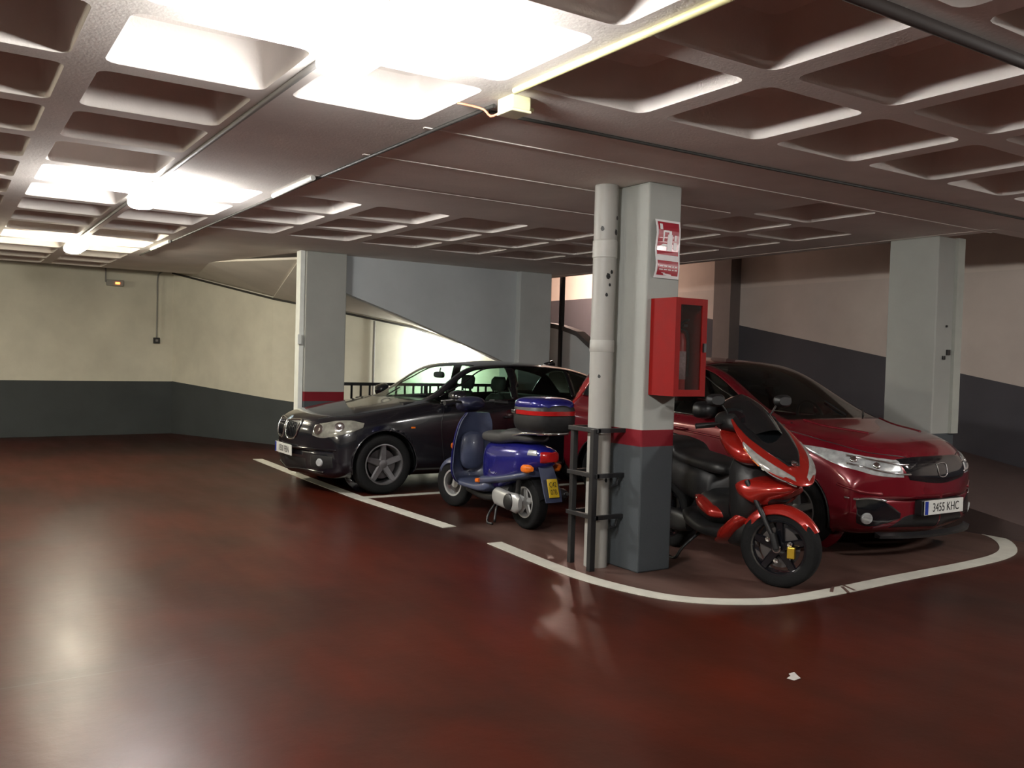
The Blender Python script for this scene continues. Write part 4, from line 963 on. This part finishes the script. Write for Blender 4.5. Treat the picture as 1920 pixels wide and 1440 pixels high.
def fork_wheel(root, c, R, w, rimR, steer, spokes, rim_mat, fork, fender_mat, fender, top, rake=0.42):
    """front wheel, fender and fork legs turned together about the steering axis"""
    g = Matrix.Translation(c) @ Matrix.Rotation(steer, 4, 'Z')
    ty = wheel(root, (0, 0, 0), R, w, rimR, -1, spokes, False, rim_mat, tyre_name='front_wheel')
    ty.matrix_local = g
    a = MB()
    rings = []
    a0, a1 = fender
    for k in range(19):
        t = a0 + (a1 - a0) * k / 18; r = R + 0.022; ring = []
        hw = (w / 2 + 0.018) * (0.55 + 0.45 * math.sin(PI * min(1, max(0, (k + 2) / 22))))
        for j in range(11):
            s_ = -1 + 2 * j / 10; rr = r - 0.055 * abs(s_) ** 2.6; ring.append(Vector((rr * math.cos(t), hw * s_, rr * math.sin(t))))
        for j in range(10, -1, -1):
            s_ = -1 + 2 * j / 10; rr = r - 0.055 * abs(s_) ** 2.6 - 0.006; ring.append(Vector((rr * math.cos(t), hw * s_ * 0.95, rr * math.sin(t))))
        rings.append(ring)
    a.loft(rings); a.xf(g); a.build('front_fender', fender_mat, root, angle=50)
    for s_ in (-1, 1):
        if fork == 'single' and s_ < 0: continue
        y = s_ * (w / 2 + 0.028); a = MB(); L_ = top
        a.tube([(0, y, 0), (-0.03, y, 0.10)], [0.024, 0.024], 12); a.tube([(-0.03, y, 0.08), (-L_ * math.sin(rake), y, L_ * math.cos(rake))], 0.017, 12); a.tube([(0, y - 0.012, 0), (0, y + 0.012, 0)], 0.02, 10)
        a.xf(g); a.build('fork_leg', M_dark, root, angle=50)
    return g

# ================================================================== blue scooter with top box (seen from its left rear)
sc = empty('blue_scooter'); tag(sc, 'blue scooter with black top box parked between black car and pillar', 'scooter')
g = fork_wheel(sc, (0.66, 0, 0.23), 0.23, 0.10, 0.135, math.radians(12), 5, M_silver, 'both', M_bluegrey, (math.radians(20), math.radians(165)), 0.42, 0.35)
wheel(sc, (-0.62, 0, 0.23), 0.23, 0.11, 0.135, 1, 5, False, M_silver, tyre_name='rear_wheel')
# leg shield: curved panel, front blue, inside blue-grey
def shield(off, name, mat, scale=1.0):
    a = MB(); rings = []
    prof = [(0.30, 0.26, 0.15), (0.44, 0.30, 0.185), (0.485, 0.42, 0.205), (0.47, 0.56, 0.205), (0.44, 0.70, 0.20), (0.405, 0.84, 0.175), (0.375, 0.94, 0.12)]
    P = dense(prof, 4)
    for (x, z, w) in P:
        ring = []
        for j in range(17):
            s_ = -1 + 2 * j / 16; ring.append(Vector((x - 0.10 * abs(s_) ** 2.2 + off, w * s_ * scale, z)))
        for j in range(16, -1, -1):
            s_ = -1 + 2 * j / 16; ring.append(Vector((x - 0.10 * abs(s_) ** 2.2 + off - 0.02, w * s_ * scale, z)))
        rings.append(ring)
    return a.loft(rings).build(name, mat, sc, angle=50)
shield(0.022, 'front_shield', M_blue); shield(0.0, 'inner_shield', M_bluegrey, 0.97)
shellpart([(0.62, 0.52, .03, .05, 2, .3), (0.60, 0.58, .07, .10, 2.2, .3), (.52, .66, .10, .16, 2.4, .25), (.46, .72, .11, .20, 2.5, .2), (.43, .74, .10, .18, 2.5, .2)], 'front_nose', M_blue, sc)
# glove box ridge and floor
shellpart([(.40, .56, .10, .16, 3, 0), (.36, .58, .13, .18, 3, 0), (.33, .58, .11, .15, 3, 0)], 'glove_box', M_bluegrey, sc)
shellpart([(.42, .30, .13, .03, 3.5, 0), (.30, .28, .17, .03, 4, 0), (.05, .28, .18, .035, 4, 0), (-.12, .30, .17, .05, 4, 0), (-.20, .34, .13, .05, 3, 0)], 'floorboard', M_bluegrey, sc)
shellpart([(.32, .22, .08, .03, 3, 0), (.0, .20, .11, .045, 3, 0), (-.25, .22, .09, .05, 3, 0)], 'underframe', M_dark, sc)
# headset, handlebar
shellpart([(.53, 1.00, .04, .03, 2, 0), (.50, 1.0, .10, .06, 2.4, 0), (.44, 1.01, .14, .075, 2.6, 0), (.36, 1.02, .13, .06, 2.6, 0), (.30, 1.02, .08, .03, 2.4, 0)], 'headset', M_headset, sc)
a = MB(); a.lathe([(0, .03), (.05, .02), (.065, 0), (.065, -.02)], n=24); a.xf(Matrix.Translation((.515, 0, 1.0)) @ Matrix.Rotation(PI / 2, 4, 'Y')); a.build('headlight', M_lens, sc, angle=40)
a = MB(); a.tube(smooth_pts([(.30, -.32, 1.03), (.35, -.20, 1.04), (.40, 0, 1.02), (.35, .20, 1.04), (.30, .32, 1.03)], 16), .013, 10); a.build('handlebar', M_dark, sc, smooth=True)
for s_ in (-1, 1):
    a = MB(); a.tube([(.335, s_ * .22, 1.04), (.30, s_ * .335, 1.03)], .019, 12); a.tube([(.30, s_ * .335, 1.03), (.298, s_ * .345, 1.03)], .022, 12); a.build('grip', M_black, sc, angle=50)
    a = MB(); a.tube(smooth_pts([(.36, s_ * .18, 1.05), (.41, s_ * .24, 1.05), (.39, s_ * .33, 1.045)], 8), .006, 8); a.build('brake_lever', M_silver, sc, smooth=True)
for s_ in (-1, 1):
    c_ = MB(); c_.sell([((.41, s_ * .185, .62), .02, .03, 2, 0), ((.385, s_ * .19, .62), .022, .035, 2.2, 0)], 12); c_.build('front_indicator', M_orange, sc, angle=50)
# body under the seat
body = shellpart([(.02, .50, .075, .14, 2.6, 0), (-.06, .50, .125, .20, 3, 0), (-.22, .50, .155, .215, 3, 0), (-.42, .54, .17, .19, 3, 0), (-.62, .585, .165, .155, 2.8, 0), (-.78, .62, .13, .115, 2.6, 0), (-.90, .64, .09, .075, 2.4, 0), (-.94, .645, .05, .04, 2.2, 0)], 'rear_body', M_blue, sc, n=36)
shellpart([(.06, .34, .06, .03, 3, 0), (-.05, .35, .165, .045, 3, 0), (-.35, .40, .178, .04, 3, 0), (-.62, .455, .172, .035, 3, 0), (-.80, .50, .13, .03, 3, 0)], 'side_skirt', M_bluegrey, sc, n=30)
TS = bvh_of([body])
shellpart([(.06, .735, .05, .02, 2.2, 0), (.02, .745, .10, .045, 2.6, 0), (-.16, .755, .135, .06, 3, 0), (-.34, .765, .15, .06, 3, 0), (-.42, .785, .155, .065, 3, 0), (-.58, .80, .15, .06, 3, 0), (-.72, .79, .12, .045, 2.6, 0), (-.77, .785, .08, .02, 2.4, 0)], 'seat', M_seatg, sc, n=30)
# tail lamp, reflectors, script
patch(TS, [(-.90, -.085, .69), (-.95, 0, .70), (-.90, .085, .69)], [(-.90, -.085, .60), (-.96, 0, .595), (-.90, .085, .60)], 'tail_light', M_redlens, sc, off=.012, ref=(-.5, 0, .6))
for s_ in (-1, 1):
    f = (lambda P: P) if s_ > 0 else mir
    a = MB(); a.sell([((-.86, s_ * .135, .545), .015, .02, 2.2, 0), ((-.83, s_ * .15, .545), .035, .035, 2.4, 0), ((-.76, s_ * .15, .54), .03, .035, 2.4, 0), ((-.72, s_ * .15, .535), .01, .02, 2.2, 0)], 16); a.build('rear_indicator', M_orange, sc, angle=50)
    patch(TS, f([(-.78, .14, .72), (-.86, .11, .715)]), f([(-.78, .16, .66), (-.88, .11, .66)]), 'lamp_lens', M_lens, sc, off=.008, ref=(-.5, 0, .6))
    a = MB(); a.sell([((-.005, s_ * .166, .345), .012, .02, 2.4, 0), ((-.07, s_ * .172, .355), .012, .02, 2.4, 0)], 14); a.build('side_reflector', M_orange, sc, angle=50)
scr = []
P = [(-.20, .165, .44), (-.215, .17, .47), (-.235, .17, .44), (-.25, .17, .455), (-.265, .17, .44), (-.28, .17, .455), (-.295, .17, .44), (-.31, .17, .46), (-.335, .175, .445), (-.36, .175, .46)]
seam(TS, P, 'script_mark', M_chrome, sc, r=.0028, n=50, ref=(-.3, 0, .5), off=.002)
# grab rail / rack, top box
a = MB(); a.tube(smooth_pts([(-.55, .14, .80), (-.75, .15, .835), (-1.0, .12, .85), (-1.05, 0, .85), (-1.0, -.12, .85), (-.75, -.15, .835), (-.55, -.14, .80)], 36), .011, 10)
for x in (-.80, -.93): a.tube([(x, -.14, .84), (x, .14, .84)], .009, 8)
a.build('rear_rack', M_chrome, sc, angle=60)
tb = shellpart([(-.58, .985, .10, .09, 3, 0), (-.61, .98, .17, .125, 3.4, 0), (-.72, .975, .21, .14, 3.6, 0), (-.90, .975, .215, .14, 3.6, 0), (-1.01, .98, .18, .125, 3.2, 0), (-1.045, .99, .11, .08, 3, 0)], 'top_box', M_black, sc, n=36)
TB2 = bvh_of([tb])
shellpart([(-.585, 1.07, .10, .03, 2.6, 0), (-.62, 1.075, .17, .055, 2.8, 0), (-.74, 1.08, .205, .065, 3, 0), (-.90, 1.08, .205, .065, 3, 0), (-1.00, 1.075, .17, .055, 2.8, 0), (-1.035, 1.07, .11, .03, 2.6, 0)], 'box_lid', M_blue, tb, n=34)
a = MB(); pts = smooth_pts([(-.72, .222), (-.93, .215), (-1.045, .13), (-1.065, 0), (-1.045, -.13), (-.93, -.215), (-.72, -.222)], 30)
a.loft([[(x, y, 1.0), (x * 1.0 - .008, y * 1.02, 1.0), (x - .008, y * 1.02, 1.035), (x, y, 1.035)] for x, y in pts]); a.build('reflector_band', M_redlens, tb, angle=50)
a = MB(); a.box((-.66, .222, 1.02), (.05, .015, .03)); a.box((-.66, -.222, 1.02), (.05, .015, .03)); 
a = MB(); a.box((-.68, .220, 1.018), (.06, .015, .03)); a.build('box_hinge', M_chrome, tb, bevel=.006)
# rear hugger, plate, engine, exhaust
a = MB(); a.loft([[(x, y, z) for y in (-w, w)] + [(x + .012, y, z) for y in (w, -w)] for x, z, w in ((-.84, .60, .07), (-.90, .50, .075), (-.97, .36, .085), (-1.0, .28, .08))]); a.build('plate_bracket', M_bluegrey, sc, angle=40)
plate(sc, Matrix.Translation((-.975, 0, .395)) @ Matrix.Rotation(-PI / 2, 4, 'Z') @ Matrix.Rotation(math.radians(72), 4, 'X'), 'C42\n07B', w=.10, h=.155, mat=M_yplate, band=False, size=.062)
a = MB(); a.sell([((-.28, .13, .25), .03, .05, 2.6, 0), ((-.34, .14, .25), .045, .075, 3, 0), ((-.55, .145, .235), .045, .075, 3, 0), ((-.66, .145, .23), .04, .085, 2.4, 0), ((-.70, .14, .23), .02, .05, 2.2, 0)], 22)
cov = a.build('engine_cover', M_silver, sc, angle=50)
a = MB(); a.lathe([(0, .0), (.055, .0), (.07, -.012), (.072, -.03)], n=24, axis='y'); a.xf(Matrix.Translation((-.58, .20, .235))); a.build('clutch_cap', M_dark, cov, angle=40)
a = MB(); a.sell([((-.12, 0, .26), .07, .07, 3, 0), ((-.30, 0, .27), .10, .10, 3, 0), ((-.45, .02, .27), .09, .09, 3, 0)], 18); a.build('engine_block', M_dark, sc, angle=50)
a = MB(); a.tube(smooth_pts([(-.2, -.08, .2), (-.35, -.16, .2), (-.55, -.17, .25), (-.62, -.17, .27)], 12), [.02] * 12, 10); a.tube([(-.45, -.17, .24), (-.50, -.17, .25), (-.88, -.17, .32), (-.92, -.17, .33)], [.03, .055, .055, .03], 18); a.build('exhaust', M_dark, sc, angle=50)
a = MB(); a.tube([(-.92, -.17, .33), (-.945, -.17, .335)], [.018, .018], 12); a.build('exhaust_tip', M_chrome, sc, angle=50)
for s_ in (1,):
    a = MB(); a.tube([(-.60, s_ * .10, .30), (-.66, s_ * .12, .58)], .022, 14); a.build('shock_absorber', M_black, sc, angle=50)
a = MB(); a.tube(smooth_pts([(-.22, .05, .20), (-.25, .17, .08), (-.28, .20, .012), (-.36, .20, .012)], 12), .011, 8); a.build('side_stand', M_dark, sc, smooth=True)
a = MB(); a.tube(smooth_pts([(-.30, -.14, .012), (-.26, -.09, .14), (-.25, .0, .16), (-.26, .09, .14), (-.30, .14, .012)], 18), .012, 8); a.build('centre_stand', M_dark, sc, smooth=True)
a = MB(); rings = []
for k in range(15):
    t = math.radians(35 + 130 * k / 14); r = .255; hw = .06
    rings.append([Vector((-.62 + r * math.cos(t), -hw, .23 + r * math.sin(t) - .02)), Vector((-.62 + r * math.cos(t), 0, .23 + r * math.sin(t))), Vector((-.62 + r * math.cos(t), hw, .23 + r * math.sin(t) - .02)), Vector((-.62 + (r - .008) * math.cos(t), 0, .23 + (r - .01) * math.sin(t)))])
a.loft(rings); a.build('rear_fender', M_black, sc, angle=50)
BLUE_X, BLUE_Y, BLUE_R = 4.29, 6.93, 90
sc.location = (BLUE_X, BLUE_Y, 0); sc.rotation_euler.z = math.radians(BLUE_R)

# ================================================================== red scooter (its front towards the viewer)
rs = empty('red_scooter'); tag(rs, 'red scooter with black screen, front wheel turned, beside the cabinet pillar', 'scooter')
g = fork_wheel(rs, (0.66, 0, 0.262), 0.262, 0.105, 0.185, math.radians(34), 5, M_gloss, 'both', M_redsc, (math.radians(28), math.radians(152)), 0.48, 0.47)
a = MB(); a.box((.095, -.072, -.015), (.05, .03, .075)); a.xf(g); a.build('brake_caliper', M_gold, rs, bevel=.006)
a = MB(); a.lathe([(.012, -.085), (.028, -.085), (.028, -.07), (.012, -.07)], n=18, axis='y'); a.xf(g); a.build('axle_nut', M_chrome, rs, angle=40)
for an in (0.4, 2.5, 4.6):
    a = MB(); a.lathe([(0, -.062), (.016, -.06), (.018, -.05)], n=14, axis='y'); a.xf(g @ Matrix.Translation((.085 * math.cos(an), 0, .085 * math.sin(an)))); a.build('disc_bolt', M_chrome, rs, angle=40)
wheel(rs, (-.66, 0, .262), .262, .12, .185, -1, 5, False, M_gloss, tyre_name='rear_wheel')
# front fairing: red nose shell
nose = shellpart([(.85, .735, .035, .035, 2.2, .75), (.83, .745, .09, .07, 2.4, .75), (.77, .785, .15, .105, 2.6, .75), (.69, .83, .205, .13, 2.8, .75), (.58, .90, .235, .14, 2.8, .8), (.46, .98, .225, .13, 2.8, .8), (.34, 1.06, .19, .10, 2.6, .8), (.25, 1.12, .14, .05, 2.4, .8)], 'front_fairing', M_redsc, rs, n=40)
TN = bvh_of([nose])
shellpart([(.80, .675, .03, .015, 2.2, .3), (.74, .66, .10, .04, 2.4, .4), (.62, .64, .17, .075, 2.4, .5), (.50, .62, .21, .12, 2.6, .6), (.42, .62, .20, .12, 2.6, .7), (.36, .64, .15, .06, 2.6, .7)], 'lower_nose', M_redsc, rs, n=34)
shellpart([(.52, .66, .15, .12, 2.4, .2), (.44, .62, .20, .22, 2.8, .15), (.36, .60, .205, .27, 3, .1), (.30, .58, .16, .25, 3, 0)], 'leg_shield', M_black, rs, n=36)
shellpart([(.60, .86, .16, .05, 2.4, .3), (.48, .86, .232, .09, 2.6, .3), (.36, .89, .238, .11, 2.6, .3), (.24, .94, .215, .09, 2.6, .4), (.16, .99, .16, .05, 2.4, .4)], 'upper_flank', M_redsc, rs, n=34)
shellpart([(.66, .60, .08, .04, 2.4, 0), (.58, .59, .12, .07, 2.6, 0), (.44, .56, .15, .09, 2.6, 0), (.36, .50, .14, .12, 2.6, 0)], 'inner_fender', M_black, rs, n=28)
shellpart([(.47, .47, .12, .04, 2.4, .5), (.40, .40, .20, .055, 2.6, .5), (.28, .30, .215, .06, 2.8, .4), (.15, .22, .17, .04, 2.6, .3)], 'lower_side_panel', M_redsc, rs, n=30)
shellpart([(.50, .44, .08, .05, 2.4, .3), (.44, .38, .13, .10, 2.6, .3), (.36, .32, .16, .12, 2.8, .2), (.26, .28, .15, .09, 2.8, .1)], 'lower_fairing', M_black, rs, n=30)
REF = (.5, 0, .8)
for s_ in (1, -1):
    f = (lambda P: P) if s_ > 0 else mir
    patch(TN, f([(.845, .05, .755), (.76, .15, .845), (.66, .205, .90), (.53, .23, .955)]), f([(.86, .05, .685), (.78, .16, .725), (.68, .225, .80), (.53, .24, .925)]), 'headlight', M_lens_s, rs, off=.006, ref=REF)
    patch(TN, f([(.68, .225, .79), (.60, .235, .85), (.54, .24, .91)]), f([(.67, .225, .765), (.60, .235, .825), (.54, .24, .89)]), 'indicator', M_orange, rs, off=.008, ref=REF, rows=3)
# screen
patch(TN, [(.22, .14, 1.18), (.36, .19, 1.12), (.52, .185, 1.03), (.68, .13, .94), (.80, .045, .85)], [(.22, -.14, 1.18), (.36, -.19, 1.12), (.52, -.185, 1.03), (.68, -.13, .94), (.80, -.045, .85)], 'screen_base', M_smoke, rs, off=.010, rows=16, ref=REF)
a = MB(); rings = []
for x, z, w in dense([(.56, 1.03, .13), (.46, 1.10, .16), (.34, 1.18, .165), (.23, 1.23, .14), (.17, 1.25, .085)], 4):
    rings.append([Vector((x - .09 * (j / 8 - 1) ** 2 * 1.0, w * (j / 8 - 1), z - .05 * (j / 8 - 1) ** 2)) for j in range(17)] + [Vector((x - .006 - .09 * (j / 8 - 1) ** 2, w * (j / 8 - 1), z - .006 - .05 * (j / 8 - 1) ** 2)) for j in range(16, -1, -1)])
a.loft(rings); a.build('windscreen', M_smoke, rs, angle=50)
c, n = snap(TN, (.80, 0, .86), 0, REF); a = MB(); a.lathe([(.018, .0), (.026, .004), (.026, .01), (.018, .01)], n=24); a.prism([(-.02, -.004), (.02, -.004), (.02, .004), (-.02, .004)], .002, .01, 'z'); a.xf(Matrix.Translation(c + n * .012) @ n.to_track_quat('Z', 'Y').to_matrix().to_4x4()); a.build('badge', M_chrome, rs, angle=40)
# handlebar, grips, mirrors
shellpart([(.40, 1.04, .10, .05, 2.4, .3), (.30, 1.06, .21, .08, 2.8, .3), (.18, 1.06, .215, .08, 2.8, .2), (.08, 1.05, .12, .04, 2.4, .1)], 'instrument_cowl', M_black, rs)
a = MB(); a.tube(smooth_pts([(.13, -.33, 1.02), (.20, -.2, 1.04), (.24, 0, 1.02), (.20, .2, 1.04), (.13, .33, 1.02)], 16), .013, 10); a.build('handlebar', M_dark, rs, smooth=True)
for s_ in (-1, 1):
    a = MB(); a.tube([(.175, s_ * .22, 1.035), (.13, s_ * .345, 1.02)], .019, 12); a.build('grip', M_black, rs, angle=50)
    a = MB(); a.tube(smooth_pts([(.22, s_ * .17, 1.05), (.26, s_ * .22, 1.05), (.23, s_ * .33, 1.035)], 8), .006, 8); a.build('brake_lever', M_dark, rs, smooth=True)
    a = MB(); a.tube(smooth_pts([(.24, s_ * .15, 1.05), (.27, s_ * .19, 1.13), (.26, s_ * .24, 1.19)], 8), .007, 8); a.sell([((.30, s_ * .28, 1.21), .05, .03, 2.4, 0), ((.27, s_ * .28, 1.21), .075, .045, 2.6, 0), ((.25, s_ * .28, 1.21), .07, .04, 2.6, 0)], 18); a.build('mirror', M_black, rs, angle=50)
    f = (lambda P: P) if s_ > 0 else mir
# middle and rear body
shellpart([(.26, .46, .14, .10, 3, 0), (.05, .42, .16, .12, 3, 0), (-.12, .46, .15, .14, 3, 0)], 'centre_tunnel', M_black, rs, n=30)
shellpart([(.25, .28, .20, .05, 3.4, 0), (.05, .27, .22, .05, 3.4, 0), (-.15, .30, .21, .06, 3.4, 0), (-.3, .33, .16, .05, 3, 0)], 'floorboard', M_black, rs, n=30)
shellpart([(.20, .40, .14, .03, 3, 0), (.12, .41, .222, .05, 3, 0), (-.02, .45, .212, .055, 3, 0), (-.14, .49, .16, .03, 2.6, 0)], 'side_panel', M_redsc, rs, n=30)
bd = shellpart([(-.02, .55, .12, .12, 3, 0), (-.12, .57, .17, .15, 3, 0), (-.35, .60, .185, .14, 3, 0), (-.60, .66, .17, .11, 2.8, 0), (-.85, .72, .12, .075, 2.6, 0), (-1.03, .76, .07, .035, 2.4, 0)], 'rear_body', M_black, rs, n=34)
shellpart([(.10, .70, .07, .03, 2.4, 0), (.04, .71, .13, .05, 2.8, 0), (-.2, .73, .17, .055, 3, 0), (-.42, .75, .165, .055, 3, 0), (-.50, .80, .16, .06, 3, 0), (-.72, .83, .14, .055, 3, 0), (-.85, .83, .09, .03, 2.6, 0)], 'seat', M_black, rs, n=30)
a = MB(); a.tube(smooth_pts([(-.70, .15, .80), (-.90, .14, .86), (-1.0, .06, .88), (-1.0, -.06, .88), (-.90, -.14, .86), (-.70, -.15, .80)], 20), .014, 8); a.build('grab_rail', M_dark, rs, smooth=True)
TRs = bvh_of([bd]); patch(TRs, [(-.98, -.07, .79), (-1.04, 0, .79), (-.98, .07, .79)], [(-.98, -.07, .74), (-1.04, 0, .735), (-.98, .07, .74)], 'tail_light', M_redlens, rs, off=.01, ref=(-.6, 0, .68))
a = MB(); a.sell([((-.25, -.12, .26), .04, .06, 2.8, 0), ((-.35, -.13, .26), .05, .08, 3, 0), ((-.62, -.13, .26), .045, .08, 3, 0), ((-.72, -.12, .26), .025, .05, 2.4, 0)], 20); a.build('engine_cover', M_dark, rs, angle=50)
a = MB(); a.tube([(-.35, .17, .26), (-.42, .17, .27), (-.90, .18, .36), (-.94, .18, .37)], [.03, .06, .06, .035], 18); a.build('exhaust', M_dark, rs, angle=50)
a = MB(); a.tube([(-.60, .11, .30), (-.70, .12, .60)], .022, 12); a.tube([(-.60, -.11, .30), (-.70, -.12, .60)], .022, 12); a.build('shock_absorber', M_dark, rs, angle=50)
a = MB(); a.tube(smooth_pts([(-.18, -.05, .22), (-.20, -.20, .10), (-.22, -.26, .012), (-.30, -.27, .012)], 12), .012, 8); a.build('side_stand', M_dark, rs, smooth=True)
a = MB(); a.loft([[(x, y, z) for y in (-w, w)] + [(x + .012, y, z) for y in (w, -w)] for x, z, w in ((-.95, .70, .06), (-1.02, .52, .08), (-1.06, .36, .09))]); a.build('plate_bracket', M_black, rs, angle=40)
plate(rs, Matrix.Translation((-1.05, 0, .46)) @ Matrix.Rotation(-PI / 2, 4, 'Z') @ Matrix.Rotation(math.radians(76), 4, 'X'), '5108\nHLP', w=.20, h=.15, size=.075)
RZ = math.radians(-102); rs.location = (4.70 - .66 * math.cos(RZ), 3.935 - .66 * math.sin(RZ), 0); rs.rotation_euler.z = RZ
